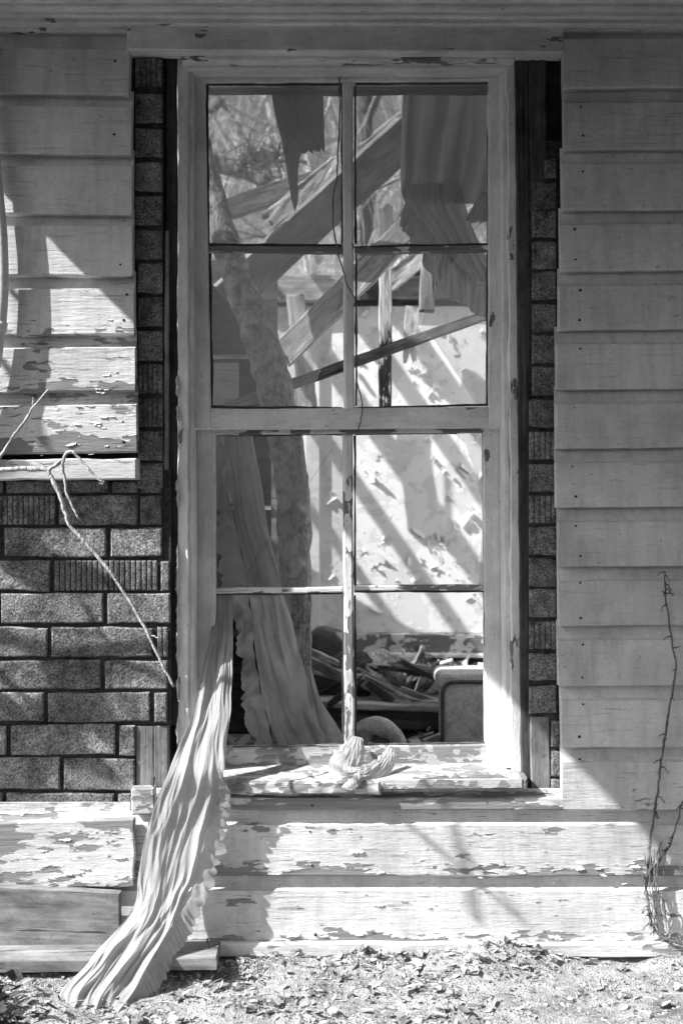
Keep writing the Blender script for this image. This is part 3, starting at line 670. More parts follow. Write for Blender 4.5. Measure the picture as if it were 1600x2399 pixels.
# ------------------------------------------------------------------ fallen timber inside, each piece a thing
GP = 'fallen timbers in the ruined room'
def timber(name, label, a, b, w, y, T, mat, y1=None, cat='plank', **k):
    o = bar(name, a, b, w, y, T, mat, None, y1=y1, **k); tag(o, label, cat, GP); return o
timber('fallen_plank', 'broadest dark plank slanting across both upper left panes', (530, 700), (960, 305), 88, 0.60, 0.04, M_MIDW, roll=0.42, n=14, jit=0.004, rough=0.002)
timber('fallen_plank', 'short pale plank with ragged top edge high in the upper left pane', (497, 498), (800, 402), 48, 1.15, 0.04, M_WOOD, y1=1.3, n=10, rag=(0.01, 0.02), jit=0.006)
timber('fallen_plank', 'splintered bleached timber just above the broadest dark plank', (625, 520), (800, 375), 44, 1.0, 0.06, M_PALEW, n=12, rag=(0.03, 0.02), jit=0.008, rough=0.006)
timber('fallen_plank', 'grained plank slanting behind the centre muntin with a bright lower edge', (650, 842), (1000, 490), 62, 0.55, 0.035, M_PALEW, y1=0.75, n=16, rag=(0.03, 0.01), jit=0.004, rough=0.002)
timber('lath_stick', 'thin straight lath crossing the second row of panes', (530, 955), (1150, 732), 25, 0.42, 0.018, M_WOOD, y1=0.55, cat='lath', n=20, jit=0.002)
timber('charred_post', 'upright post with a burnt black lower half behind the right pane', (903, 985), (903, 622), 30, 0.95, 0.035, M_CHAR, cat='post', n=16, rag=(0, 0.03), jit=0.003, rough=0.003)
timber('hanging_board', 'upright grey board end hanging beside the ruffled drape', (1000, 727), (1012, 430), 34, 0.8, 0.04, M_WOOD, cat='board', n=10, jit=0.002)
timber('white_board', 'white peeling board leaning against the far wall on the left', (727, 990), (692, 690), 44, 1.7, 0.03, M_PALEW, cat='board', n=14, jit=0.005, rag=(0.02, 0.0), w1=42)
timber('board_scrap', 'pale wedge of board hanging under the dark top beam', (960, 850), (966, 716), 32, 1.78, 0.025, M_PALEW, cat='board', n=6, jit=0.003, rag=(0.05, 0.05))
timber('dark_stud', 'dark upright stud above the far wall near the drape', (982, 660), (978, 520), 42, 1.95, 0.05, M_DARKW, cat='stud', n=6)
timber('clapboard_scrap', 'small bright ribbed scrap of siding at the far right of the upper pane', (1085, 525), (1160, 470), 46, 0.9, 0.02, M_PALEW, cat='board', n=6, rag=(0.01, 0.01))
timber('thin_stick', 'thin pale stick crossing the sky beside the ruffled drape', (826, 352), (942, 262), 9, 1.4, 0.012, M_PALEW, cat='stick', n=14, jit=0.004)
timber('thin_stick', 'forked grey stick end just above the horizontal muntin on the right', (852, 456), (950, 412), 7, 1.5, 0.01, M_PALEW, cat='stick', n=12, jit=0.004)
timber('broken_stud', 'dark broken stud stump left of the ruffled drape', (905, 600), (902, 468), 34, 1.9, 0.05, M_WOOD, cat='stud', n=8, rag=(0, 0.06), jit=0.004)
timber('clapboard_scrap', 'bright splintered clapboard end right behind the slanting grained plank', (905, 668), (1000, 590), 42, 1.1, 0.02, M_PALEW, cat='board', n=10, rag=(0.03, 0.02), jit=0.004, rough=0.003)
timber('thin_stick', 'thin dark rod standing behind the broadest plank on the left', (612, 780), (611, 660), 7, 1.6, 0.01, M_DARKW, cat='stick', n=8)
timber('thin_stick', 'short dark rod leaning on the pale top beam', (632, 655), (662, 700), 8, 1.75, 0.01, M_DARKW, cat='stick', n=8)
timber('fallen_plank', 'bleached plank with splintered face behind the lower sash', (690, 1518), (970, 1655), 30, 1.15, 0.04, M_PALEW, n=14, rag=(0.04, 0.03), jit=0.006, rough=0.008, y1=0.95)
timber('floor_beam', 'horizontal broken beam lying above the floor, its front toned as shade', (735, 1678), (1050, 1688), 44, 0.95, 0.12, M_DARKW, cat='beam', n=12, jit=0.004, rag=(0.03, 0.02))  # dark wood tone stands in for the shaded front face
timber('beam_cap', 'thin pale strip added as the sunlit top of the horizontal beam', (735, 1650), (1050, 1664), 14, 0.93, 0.13, M_PALEW, cat='strip', n=12, jit=0.003, rag=(0.03, 0.02))  # extra pale strip painted as the lit top of the beam
timber('slat', 'upper of two thin pale slats beside the old chair', (935, 1612), (1040, 1652), 12, 1.05, 0.015, M_PALEW, cat='slat', n=8, rag=(0.02, 0))
timber('slat', 'lower of two thin pale slats beside the old chair', (940, 1632), (1035, 1672), 14, 1.0, 0.015, M_WOOD, cat='slat', n=8, rag=(0.02, 0))
timber('bark_slab', 'rough shaggy slab of rotten wood leaning near the old chair', (960, 1620), (1020, 1535), 70, 1.25, 0.06, M_WOOD, cat='wood slab', n=12, m=8, rag=(0.06, 0.07), jit=0.01, rough=0.02)
timber('fallen_plank', 'dark plank lying low against the far wall base', (700, 1560), (1000, 1600), 40, 1.5, 0.04, M_DARKW, n=8)

def log(name, label, pts, rad, mat, cat='log', sides=14, lump=0.25):
    o = tube(name, pts, rad, mat, None, sides, 8, lump); tag(o, label, cat); return o
log('dark_log', 'dark charred log lying behind the centre muntin', [W(820, 1600, 1.3), W(880, 1590, 1.3), W(960, 1600, 1.35)], [0.09, 0.1, 0.07], M_BARKD)
log('leaning_trunk', 'added leaning mottled trunk behind the left panes', [W(468, 330, 0.5), W(500, 470, 0.46), W(535, 590, 0.42), W(574, 700, 0.36), W(622, 830, 0.33), W(652, 950, 0.32), W(680, 1100, 0.32), W(690, 1250, 0.32), W(690, 1420, 0.33), W(690, 1720, 0.34)], [0.03, 0.036, 0.04, 0.042, 0.046, 0.047, 0.045, 0.043, 0.044, 0.05], M_BARK, 'tree trunk', 18, 0.22)  # solid trunk added for a mottled upright shape in these panes
# curled roll behind the sill
o = tube('foam_roll', [W(842, 1760, 0.45), W(848, 1715, 0.45), W(872, 1700, 0.45), W(905, 1706, 0.45), W(935, 1735, 0.45), W(945, 1770, 0.45)], [0.022, 0.026, 0.026, 0.024, 0.02, 0.018], M_UPH, None, 12, 6, 0.35); tag(o, 'arched roll of torn padding just behind the sill', 'padding')

# dark shelved box added for the dark reflection in the left panes
cb = thing('stand_in_cupboard', 'dark box with pale shelf edges added for a dark reflection in the left panes', 'stand_in_cupboard', tuple(W(565, 1700, 0.75)))
def cbbox(name, x0, x1, y0, y1, ya, yb, mat):
    A, B = W(x0, y1, ya), W(x1, y0, ya); v, f = box_geo(A.x, B.x, ya, yb, A.z, B.z); return mk(name, v, f, mat, cb)
cbbox('back_panel', 440, 650, 610, 1720, 0.93, 0.95, M_DARKW)
cbbox('side_panel', 440, 452, 605, 1722, 0.75, 0.929, M_DARKW)
cbbox('side_panel', 636, 650, 830, 1722, 0.75, 0.929, M_MIDW)
for y in (832, 1000, 1185, 1262, 1480): cbbox('shelf', 453, 635, y, y + 9, 0.74, 0.928, M_PALEW if y in (1185, 1262) else M_DARKW)
cbbox('door', 470, 560, 850, 1180, 0.715, 0.739, M_DARKW)

# upholstered armchair in the lower right pane
ch_ = thing('armchair', 'worn upholstered armchair with piped edges in the lower right pane', 'armchair', tuple(W(1110, 1790, 0.8)))
def rbox(x0, x1, z0, z1, y0, y1, r, n=6):
    """box with rounded outline in x/z and softened faces"""
    pts = []
    for cx, cz, a0 in ((x1 - r, z1 - r, 0), (x0 + r, z1 - r, 90), (x0 + r, z0 + r, 180), (x1 - r, z0 + r, 270)):
        for i in range(n + 1):
            a = math.radians(a0 + 90 * i / n); pts.append((cx + r * math.cos(a), cz + r * math.sin(a)))
    V, F = [], []; N = len(pts); mx, mz = (x0 + x1) / 2, (z0 + z1) / 2
    for yy, s in ((y0 - 0.004, 0.0), (y0 - 0.004, 0.7), (y0, 0.93), (y0 + 0.01, 1.0), (y1 - 0.01, 1.0), (y1, 0.93), (y1 + 0.004, 0.0)):
        for (x, z) in pts: V.append((mx + (x - mx) * s, yy + 0.004 * nz(x * 20, z * 20, yy), mz + (z - mz) * s))
    for j in range(6):
        for i in range(N): F.append((j * N + i, j * N + (i + 1) % N, (j + 1) * N + (i + 1) % N, (j + 1) * N + i))
    return V, F, [(x, z) for x, z in pts]
a0, a1 = W(1036, 1800, 0.78), W(1230, 1598, 0.78)
V, F, out = rbox(a0.x, a1.x, a0.z, a1.z, 0.78, 0.92, 0.035); mk('backrest', V, F, M_UPH, ch_, smooth=True)
ring = [Vector((x, 0.782, z)) for x, z in out]; ring.append(ring[0]); V, F = [], []; tube_into(V, F, ring, [0.006] * len(ring), 6); mk('piping', V, F, M_UPHD, ch_, smooth=True)
V, F, out = rbox(a0.x - 0.012, a1.x + 0.01, a1.z - 0.03, a1.z + 0.022, 0.80, 1.0, 0.022); mk('top_cushion', V, F, M_UPH, ch_, smooth=True)
V, F, out = rbox(a0.x, a1.x, 0.24, a0.z - 0.005, 0.80, 1.2, 0.03); mk('seat', V, F, M_UPH, ch_, smooth=True)
for x in (a0.x + 0.03, a1.x - 0.03):
    for y in (0.83, 1.15): v, f = box_geo(x - 0.018, x + 0.018, y - 0.018, y + 0.018, 0.2, 0.25); mk('leg', v, f, M_DARKW, ch_)
# dark settle cushion behind the curtain
dc = thing('fallen_cushion', 'dark upholstered cushion tipped over behind the inner curtain', 'cushion', tuple(W(760, 1640, 1.2)))
b0, b1 = W(690, 1640, 1.2), W(800, 1490, 1.2)
V, F, out = rbox(b0.x, b1.x, b0.z, b1.z, 1.2, 1.34, 0.05); mk('cushion_body', V, F, M_UPHD, dc, Matrix.Translation((b1.x, 1.2, b0.z)) @ Matrix.Rotation(0.25, 4, 'Y') @ Matrix.Translation((-b1.x, -1.2, -b0.z)), smooth=True)

# broken pieces lying through the debris
rd = random.Random(41); used = set()
for i in range(160):
    px, py, dd = rd.uniform(715, 1085), rd.uniform(1550, 1725), rd.uniform(0.95, 1.35); a_ = rd.uniform(-0.7, 0.7); ln = rd.uniform(40, 115); wd = rd.uniform(7, 24); tone = rd.choice(('pale', 'grey', 'grey', 'dark'))
    lab = '%s %s splintered lath %s in the debris, %s' % (tone, 'broad' if wd > 15 else 'thin', 'rising to the right' if a_ < -0.25 else ('falling to the right' if a_ > 0.25 else 'lying level'),
          'left of the centre muntin' if px < 805 else ('right of the centre muntin' if px < 960 else 'beside the armchair'))
    if lab in used or len(used) >= 34: continue
    used.add(lab)
    o = bar('broken_lath', (px - ln * math.cos(a_), py - ln * math.sin(a_)), (px + ln * math.cos(a_), py + ln * math.sin(a_)), wd, dd, rd.uniform(0.01, 0.03), {'pale': M_PALEW, 'grey': M_WOOD, 'dark': M_DARKW}[tone], None, y1=dd + rd.uniform(-0.2, 0.2), n=8, m=5, rag=(rd.uniform(0.01, 0.06), rd.uniform(0.01, 0.06)), jit=0.004, rough=0.004)
    tag(o, lab, 'lath', 'splintered laths in the debris pile')
# rubble over the floor inside
rr = random.Random(5); V, F = [], []
def chip_into(V, F, p, s, rr, flat=0.4, long=1.0):
    b = len(V); q = Matrix.Rotation(rr.uniform(0, 6.28), 3, 'Z') @ Matrix.Rotation(rr.uniform(-1.2, 1.2), 3, 'X') @ Matrix.Rotation(rr.uniform(-1, 1), 3, 'Y')
    sx, sy, sz = s * rr.uniform(0.5, 1.6) * long, s * rr.uniform(0.4, 1.0) / long ** 0.7, s * flat * rr.uniform(0.3, 1)
    for x in (-1, 1):
        for y in (-1, 1):
            for z in (-1, 1): V.append(p + q @ Vector((x * sx * rr.uniform(0.6, 1), y * sy * rr.uniform(0.6, 1), z * sz)))
    for f in ((0, 1, 3, 2), (4, 6, 7, 5), (0, 4, 5, 1), (2, 3, 7, 6), (0, 2, 6, 4), (1, 5, 7, 3)): F.append(tuple(b + i for i in f))
def heap(x, y): return 0.2 + 0.20 * math.exp(-((x - 0.3) / 0.6) ** 2) * smoothstep((y - 0.3) / 1.4) + 0.05 * smoothstep((y - 0.2) / 0.4)
for i in range(3600):
    x, y = rr.uniform(-1.0, 1.1), rr.uniform(0.15, 1.87); chip_into(V, F, Vector((x, y, heap(x, y) * rr.uniform(0.75, 1.05))), rr.choice((0.006, 0.010, 0.014, 0.020, 0.030)), rr, 0.18, rr.choice((1, 1, 2.5)))
o = mk('rubble', V, F, M_RUBBLE); tag(o, 'loose splinters plaster and wood rubble on the room floor', 'rubble', kind='stuff')
gx = [-1.0 + 2.1 * i / 40 for i in range(41)]; gy = [0.14 + 1.74 * i / 40 for i in range(41)]
V = [(x, y, heap(x, y) * 0.9 + 0.03 * nz(x * 12, y * 12)) for y in gy for x in gx]
o = mk('debris_heap', V, grid_faces(40, 40), M_WOOD, smooth=True); tag(o, 'heap of rotten debris under the rubble on the room floor', 'debris', kind='stuff')

# ------------------------------------------------------------------ cloth
def cloth(name, rows_, mat, parent, nu=48, nv=90, folds=6, amp=0.008, drift=0.0, sd=0.0, fine=0.003, calm=1.0, ridge_mode=False, slant=0.0, ragged=0.0):
    """rows_: (py, x_left, x_right, depth[, amp]) in pixels down the cloth; folds = uneven rounded ridges that wander down it"""
    R_ = catmull([tuple(r) + ((amp,) if len(r) == 4 else ()) for r in rows_], 12); V = []
    rn = random.Random(int(sd * 31)); nf = max(2, int(round(folds)))
    ridge = []
    for i in range(-1, nf + 2):
        ridge.append(((i + 0.5 + rn.uniform(-0.28, 0.28)) / nf, rn.uniform(0.32, 0.62) / nf, rn.uniform(0.55, 1.25), rn.uniform(0, 90), rn.choice((-1, 1)) * rn.uniform(0.2, 0.5)))
    for j in range(nv + 1):
        t = j / nv * (len(R_) - 1); i = min(int(t), len(R_) - 2); q = t - i
        py, xl, xr, dp, am = [a * (1 - q) + b * q for a, b in zip(R_[i], R_[i + 1])]
        v = j / nv
        for k in range(nu + 1):
            u = k / nu; f = 0.0
            for u0, w, a, ph, sk in ridge:
                uc = u0 + drift / nf * (v - 0.5) + calm * 0.5 / nf * nz(v * 2.2, ph)
                ww = w * (1 + calm * 0.4 * nz(v * 2.4, ph + 7)); aa = a * (0.8 + calm * 0.5 * nz(v * 2.2, ph + 3))
                e = (u - uc) / ww; e = e * (1 + sk) if e > 0 else e * (1 - sk)
                f += aa * math.exp(-e * e)
            if ridge_mode:
                uu = u + 0.10 * nz(v * 3.0, sd + 11) + 0.05 * nz(v * 7, u * 2, sd + 13) + slant * v
                f = 1.2 * (1 - 2.2 * abs(nz(uu * 2.4, v * 3.2, sd))) + 0.6 * (1 - 2.2 * abs(nz(uu * 4.6 + v * 1.2, v * 6.5, sd + 5))) + 0.28 * (1 - 2.2 * abs(nz(uu * 9 - v * 4, v * 11, sd + 7))) + 0.12 * nz(uu * 18, v * 16, sd + 9) + 0.6 * nz(u * 1.6, v * 6, sd + 15)
            dy = dp - am * 2.0 * (f - 0.6) + fine * nz(u * 9, v * 14, sd) + fine * 0.5 * nz(u * 22, v * 30, sd)
            V.append(W(xl + (xr - xl) * u + 2 * nz(j * 0.1, sd + u * 2), py + 2 * nz(u * 5, sd) + ragged * v ** 5 * (nz(u * 7, sd + 1) + 0.8 * nz(u * 21, sd + 2)), dy))
    return mk(name, V, grid_faces(nu, nv), mat, parent, smooth=True)
def ruffle(name, inner, outer, mat, parent, pleats, amp=0.01, n=160, sd=0.0, crumple=0.0):
    """gathered strip between two lines of (px, py, depth); uneven pleats, limp scalloped hem"""
    A, B = catmull(inner, 12), catmull(outer, 12); V = []; nu = 8
    def at(P, t): i = min(int(t * (len(P) - 1)), len(P) - 2); q = t * (len(P) - 1) - i; return [a * (1 - q) + b * q for a, b in zip(P[i], P[i + 1])]
    ph = 0.0; rn = random.Random(int(sd * 77)); rate = 1.0; h = 0.8; last = 0
    for j in range(n + 1):
        t = j / n; a, b = at(A, t), at(B, t)
        ph += 2 * math.pi * pleats / n * rate
        if int(ph / (2 * math.pi)) != last: last = int(ph / (2 * math.pi)); rate = rn.uniform(0.55, 1.7); h = rn.uniform(0.45, 1.15)
        sn = math.sin(ph); fr = (ph / (2 * math.pi)) % 1; sq = (fr / 0.78 if fr < 0.78 else (1 - fr) / 0.22) * 2 - 1
        for k in range(nu + 1):
            u = k / nu; w = 0.3 + 0.7 * u
            jag = 0.82 + (0.10 * h * math.sin(ph + 0.9) + 0.30 * nz(t * 17, sd + 2) + 0.2 * nz(t * 60, sd + 4)) * u
            x = a[0] + (b[0] - a[0]) * u * jag; yy = a[1] + (b[1] - a[1]) * u + (18 + 10 * h) * u * u + 3 * u * sn
            d = a[2] + (b[2] - a[2]) * u + (1 - crumple) * amp * h * w * sq + 0.003 * nz(t * 40, u * 3, sd)
            if crumple: d += crumple * amp * 1.6 * (nz(t * 14, u * 1.6, sd) + 0.6 * nz(t * 34, u * 3.4, sd + 3)); x += crumple * 9 * nz(t * 22, u * 2.2, sd + 6)
            V.append(W(x, yy, d))
    return mk(name, V, grid_faces(nu, n), mat, parent, smooth=True)
def ribbon(name, path, mat, parent, folds=4, amp=0.004, nu=28, n=60, sd=0.0):
    """crumpled strip of cloth along path points (px, py, depth, half width in px)"""
    P = catmull(path, 14); V = []; m_ = len(P)
    for j in range(n + 1):
        t = j / n * (m_ - 1); i = min(int(t), m_ - 2); q = t - i; x, y, d, w = [a * (1 - q) + b * q for a, b in zip(P[i], P[i + 1])]
        dx, dy = P[i + 1][0] - P[i][0], P[i + 1][1] - P[i][1]; l = math.hypot(dx, dy) or 1; nx, ny = -dy / l, dx / l
        for k in range(nu + 1):
            u = k / nu * 2 - 1; e = 1 + 0.22 * nz(j * 0.16, sd + (3 if u > 0 else 0))
            f = abs(nz(u * folds * 0.5, j * 0.05, sd)) * 2 + 0.7 * abs(nz(u * folds, j * 0.12, sd + 5))
            bulge = 0.016 * math.sqrt(max(0, 1 - u * u)) * w / 30
            V.append(W(x + nx * u * w * e, y + ny * u * w * e, d - bulge - amp * (f - 0.6)))
    return mk(name, V, grid_faces(nu, n), mat, parent, smooth=True)

cu = thing('long_curtain', 'long pale curtain pulled out through the broken pane down to the ground', 'curtain', tuple(W(270, 2380, -0.3)))
cloth('curtain_cloth', [(1392, 503, 546, 0.13), (1440, 500, 546, 0.125), (1500, 490, 546, 0.09), (1560, 476, 545, 0.055), (1620, 464, 543, 0.03), (1680, 449, 540, -0.01), (1750, 418, 531, -0.05),
                        (1810, 394, 525, -0.085), (1868, 369, 514, -0.08), (1930, 350, 493, -0.076), (1990, 335, 474, -0.08), (2060, 324, 456, -0.09), (2110, 318, 430, -0.105, 0.006), (2160, 290, 405, -0.125, 0.007),
                        (2212, 240, 376, -0.165, 0.008), (2262, 200, 346, -0.21, 0.008), (2320, 145, 314, -0.25, 0.007), (2370, 134, 278, -0.30, 0.006), (2430, 120, 240, -0.345, 0.006)],
      M_CURT, cu, nu=150, nv=240, folds=7, amp=0.0046, sd=5.3, fine=0.0016, ridge_mode=True, slant=-0.25)
ruffle('ruffle', [(512, 1800, -0.10), (514, 1868, -0.08), (493, 1930, -0.076), (474, 1990, -0.08), (456, 2060, -0.09), (425, 2118, -0.108), (405, 2160, -0.13), (376, 2212, -0.17), (346, 2262, -0.215), (314, 2320, -0.255), (275, 2385, -0.31)],
       [(530, 1800, -0.085), (545, 1850, -0.078), (534, 1910, -0.072), (522, 1985, -0.076), (502, 2060, -0.088), (468, 2125, -0.106), (440, 2180, -0.135), (404, 2235, -0.175), (378, 2290, -0.22), (344, 2345, -0.26), (300, 2400, -0.31)], M_CURT, cu, 34, 0.0022, 700, 1.0, crumple=0.55)

ic = thing('inner_curtain', 'dusty curtain with a dark ruffled edge hanging inside the left pane', 'curtain', tuple(W(640, 1760, 0.17)))
cloth('curtain_cloth', [(985, 520, 585, 0.15), (1080, 530, 603, 0.155), (1180, 545, 620, 0.16), (1260, 560, 633, 0.16), (1340, 575, 652, 0.165), (1420, 587, 675, 0.17), (1520, 598, 700, 0.18), (1620, 612, 728, 0.19), (1690, 630, 745, 0.2), (1740, 650, 770, 0.2), (1800, 660, 790, 0.2)],
      M_INNER, ic, nu=40, nv=100, folds=3, amp=0.009, sd=12, fine=0.001, ridge_mode=True)
cloth('hem_fold', [(1560, 712, 728, 0.21), (1640, 722, 752, 0.22), (1700, 720, 790, 0.215), (1740, 700, 812, 0.2), (1790, 700, 820, 0.18)], M_INNER, ic, nu=16, nv=40, folds=0.8, amp=0.01, sd=31)
ruffle('ruffle', [(520, 985, 0.15), (528, 1080, 0.15), (545, 1200, 0.15), (575, 1340, 0.155), (590, 1450, 0.16), (600, 1560, 0.17), (620, 1660, 0.175), (650, 1780, 0.18)],
       [(492, 985, 0.14), (496, 1080, 0.14), (500, 1200, 0.14), (505, 1340, 0.145), (548, 1450, 0.15), (556, 1560, 0.16), (570, 1660, 0.165), (590, 1780, 0.17)], M_INNER, ic, 20, 0.016, 420, 7.0, crumple=0.85)

dr = thing('ruffled_drape', 'grey drape bunched in the upper right pane with a ruffled lower edge', 'curtain', tuple(W(1040, 720, 0.18)))
cloth('drape_cloth', [(170, 945, 1185, 0.20, 0.014), (240, 943, 1185, 0.20, 0.022), (330, 940, 1180, 0.205, 0.028), (400, 938, 1178, 0.21, 0.03), (450, 940, 1172, 0.205, 0.024), (478, 950, 1160, 0.20, 0.012)], M_DRAPE, dr, nu=90, nv=70, folds=8, amp=0.026, drift=-1.2, sd=21, fine=0.001)
cloth('gathered_cloth', [(430, 940, 1080, 0.20), (480, 955, 1090, 0.19), (540, 1005, 1110, 0.185), (600, 1050, 1140, 0.185), (660, 1085, 1175, 0.18)], M_DRAPE, dr, nu=50, nv=50, folds=6, amp=0.02, drift=-1.0, sd=24, fine=0.001)
ruffle('ruffle', [(1130, 448, 0.175), (1160, 452, 0.175), (1180, 455, 0.175)], [(1085, 490, 0.17), (1120, 492, 0.17), (1160, 492, 0.17)], M_DRAPE, dr, 5, 0.008, 50, 2.0)
ruffle('ruffle', [(950, 470, 0.17), (990, 520, 0.17), (1040, 585, 0.17), (1085, 630, 0.17), (1150, 690, 0.17)], [(935, 500, 0.165), (955, 535, 0.165), (1035, 655, 0.165), (1085, 690, 0.165), (1145, 725, 0.165)], M_DRAPE, dr, 9, 0.014, 160, 5.0, crumple=0.4)

bl = thing('torn_blind', 'dark torn roller blind hanging to a point in the upper left pane', 'blind', tuple(W(700, 300, 0.13)))
tube('roller', [W(470, 205, 0.14), W(815, 208, 0.14), W(1170, 206, 0.14)], [0.014, 0.014, 0.014], M_DARKW, bl, 10, 4)
cloth('blind_cloth', [(203, 636, 757, 0.142), (250, 641, 758, 0.143), (300, 652, 760, 0.145), (340, 662, 761, 0.147), (356, 667, 760, 0.148)], M_BLIND, bl, nu=40, nv=40, amp=0.004, sd=41, fine=0.002, ridge_mode=True, ragged=16)
cloth('blind_tail', [(340, 661, 716, 0.146), (372, 668, 703, 0.147), (410, 674, 698, 0.149), (450, 680, 699, 0.15), (478, 685, 697, 0.15), (494, 690, 692, 0.151)], M_BLIND, bl, nu=14, nv=40, amp=0.003, sd=44, fine=0.002, ridge_mode=True)
P = [(480, 205), (1160, 205), (1160, 222), (1100, 224), (960, 222), (800, 226), (640, 222), (482, 223)]
A = [W(x, y, 0.136) for x, y in P]; n = len(A); V = A + [p + Vector((0, 0.0015, 0)) for p in A]
mk('blind_hem', V, [tuple(range(n)), tuple(reversed(range(n, 2 * n)))] + [(i, i + n, (i + 1) % n + n, (i + 1) % n) for i in range(n)], M_BLIND, bl)

# rag on the sill: a tapering crumpled roll
def rag(name, pts, rad, parent, sd):
    P = catmull([tuple(W(*p)) + (r,) for p, r in zip(pts, rad)], 10); V, F = [], []; sides = 22; n = len(P)
    tube_into(V, F, [p[:3] for p in P], [max(p[3], 0.002) for p in P], sides)
    out = []
    for i, v in enumerate(V):
        a = i % sides; j = i // sides
        q = 0.0055 * math.sin(a * 2 * math.pi / sides * 4 + j * 0.22 + sd) + 0.005 * nz(a * 0.5, j * 0.15, sd) + 0.003 * nz(v.x * 90, v.z * 90, sd)
        c = Vector(P[j][:3]); d = (v - c); k = 1 + q / max(d.length, 0.006) * min(1, d.length / 0.012); d = d * max(0.3, k); d.y *= 0.6
        out.append(c + d)
    return mk(name, out, F, M_RAG, parent, smooth=True)
rg = thing('white_rag', 'crumpled white rag draped over the sill below the centre muntin', 'rag', tuple(W(840, 1825, -0.02)))
ribbon('rag_cloth', [(838, 1726, 0.085, 10), (832, 1748, 0.065, 24), (820, 1772, 0.035, 34), (808, 1794, 0.005, 38), (812, 1814, -0.025, 36), (824, 1832, -0.05, 28), (834, 1846, -0.06, 14)], M_RAG, rg, 9, 0.0035, sd=1.0, nu=48, n=90)
ribbon('rag_fold', [(800, 1824, -0.05, 14), (838, 1824, -0.045, 20), (870, 1815, -0.03, 24), (895, 1797, 0.0, 24), (910, 1774, 0.035, 18), (916, 1752, 0.06, 10)], M_RAG, rg, 7, 0.003, sd=9.0, nu=44, n=90)

# ------------------------------------------------------------------ twigs and vines against the wall
def twig(name, label, cat, paths, mat, group=None, k=1.0):
    V, F = [], []
    for pts, r0, r1 in paths:
        n = len(pts); P = catmull([tuple(W(*p)) for p in pts], 7) if mat is not M_TWIG else [tuple(W(*pts[i]).lerp(W(*pts[i + 1]), q / 4)) for i in range(n - 1) for q in range(4)] + [tuple(W(*pts[-1]))]; m_ = len(P)
        rad = [(r0 + (r1 - r0) * i / (m_ - 1)) * k * (1 + 0.25 * (1 if i % 9 == 4 else 0)) for i in range(m_)]
        P = [Vector(p) + Vector((0.0025 * nz(i * 0.7, r0 * 900), 0, 0.0025 * nz(i * 0.7, 7 + r1 * 900))) for i, p in enumerate(P)]
        tube_into(V, F, P, rad, 7)
    o = mk(name, V, F, mat, None, smooth=True); tag(o, label, cat, group); return o
TY = -0.16
twig('bare_twig', 'long bare forked twig reaching across the brick patterned wall', 'twig', [
    ([(-260, 1120, TY), (-100, 1108, TY), (0, 1102, TY), (60, 1098, TY), (112, 1100, TY), (122, 1118, TY), (140, 1158, TY), (152, 1196, TY), (163, 1228, TY), (205, 1276, TY), (262, 1342, TY), (300, 1402, TY), (340, 1468, TY), (362, 1520, TY), (395, 1585, TY), (409, 1608, TY)], 0.006, 0.0028),
    ([(112, 1102, TY), (132, 1090, TY), (150, 1075, TY), (157, 1060, TY), (172, 1058, TY), (200, 1088, TY), (225, 1118, TY), (243, 1131, TY)], 0.0045, 0.002),
    ([(150, 1076, TY), (146, 1092, TY), (152, 1120, TY), (155, 1150, TY), (172, 1190, TY), (185, 1217, TY)], 0.004, 0.0024),
    ([(352, 1487, TY), (364, 1492, TY), (373, 1496, TY)], 0.002, 0.0015), ([(234, 1130, TY), (240, 1135, TY), (246, 1126, TY)], 0.002, 0.0015)], M_TWIG)
twig('thin_twig', 'short thin twig slanting up in front of the left siding', 'twig', [([(-60, 1150, TY), (0, 1072, TY), (35, 1018, TY), (60, 985, TY), (80, 952, TY), (114, 912, TY)], 0.0036, 0.002), ([(78, 954, TY), (78, 940, TY), (80, 930, TY)], 0.0015, 0.001)], M_TWIG)
VY = SY - 0.012
rv = random.Random(3)
def vine_paths(main, r0, r1, side=14, ln=18):
    out = [(main, r0, r1)]
    P = catmull(main, 6)
    for _ in range(side):
        p = rv.choice(P); dx, dy = rv.uniform(-ln, ln), rv.uniform(-ln * 0.4, ln * 0.9)
        out.append(([p, (p[0] + dx * 0.6, p[1] + dy * 0.3, p[2] - 0.004), (p[0] + dx, p[1] + dy, p[2] - 0.002)], 0.0016, 0.0007))
    return out
twig('climbing_vine', 'thin bare vine climbing the right siding from a tangle near the ground', 'vine',
     vine_paths([(1556, 1340, VY), (1559, 1400, VY), (1566, 1450, VY), (1578, 1530, VY), (1582, 1572, VY), (1570, 1640, VY), (1557, 1720, VY), (1545, 1810, VY), (1535, 1890, VY), (1524, 1950, VY), (1518, 2020, VY), (1512, 2075, VY), (1520, 2130, VY), (1528, 2170, VY), (1560, 2200, VY - 0.01), (1610, 2212, VY - 0.02), (1700, 2225, VY - 0.05)], 0.0016, 0.0038, 46, 20) +
     [([(1520 + rv.uniform(-14, 30), rv.uniform(1960, 2070), VY - 0.002), (1512 + rv.uniform(-14, 34), rv.uniform(2075, 2095), VY - 0.008), (1518 + rv.uniform(-12, 36), rv.uniform(2105, 2130), VY - 0.01), (1530 + rv.uniform(-10, 40), rv.uniform(2150, 2200), VY - 0.004)], 0.0013, 0.0008) for _ in range(12)], M_VINE)
twig('climbing_vine', 'second vine slanting out of the frame edge on the right siding', 'vine', vine_paths([(1660, 1780, VY), (1600, 1878, VY), (1588, 1920, VY), (1572, 1970, VY), (1552, 2005, VY), (1530, 2035, VY), (1516, 2060, VY)], 0.0018, 0.0024, 20, 18), M_VINE)
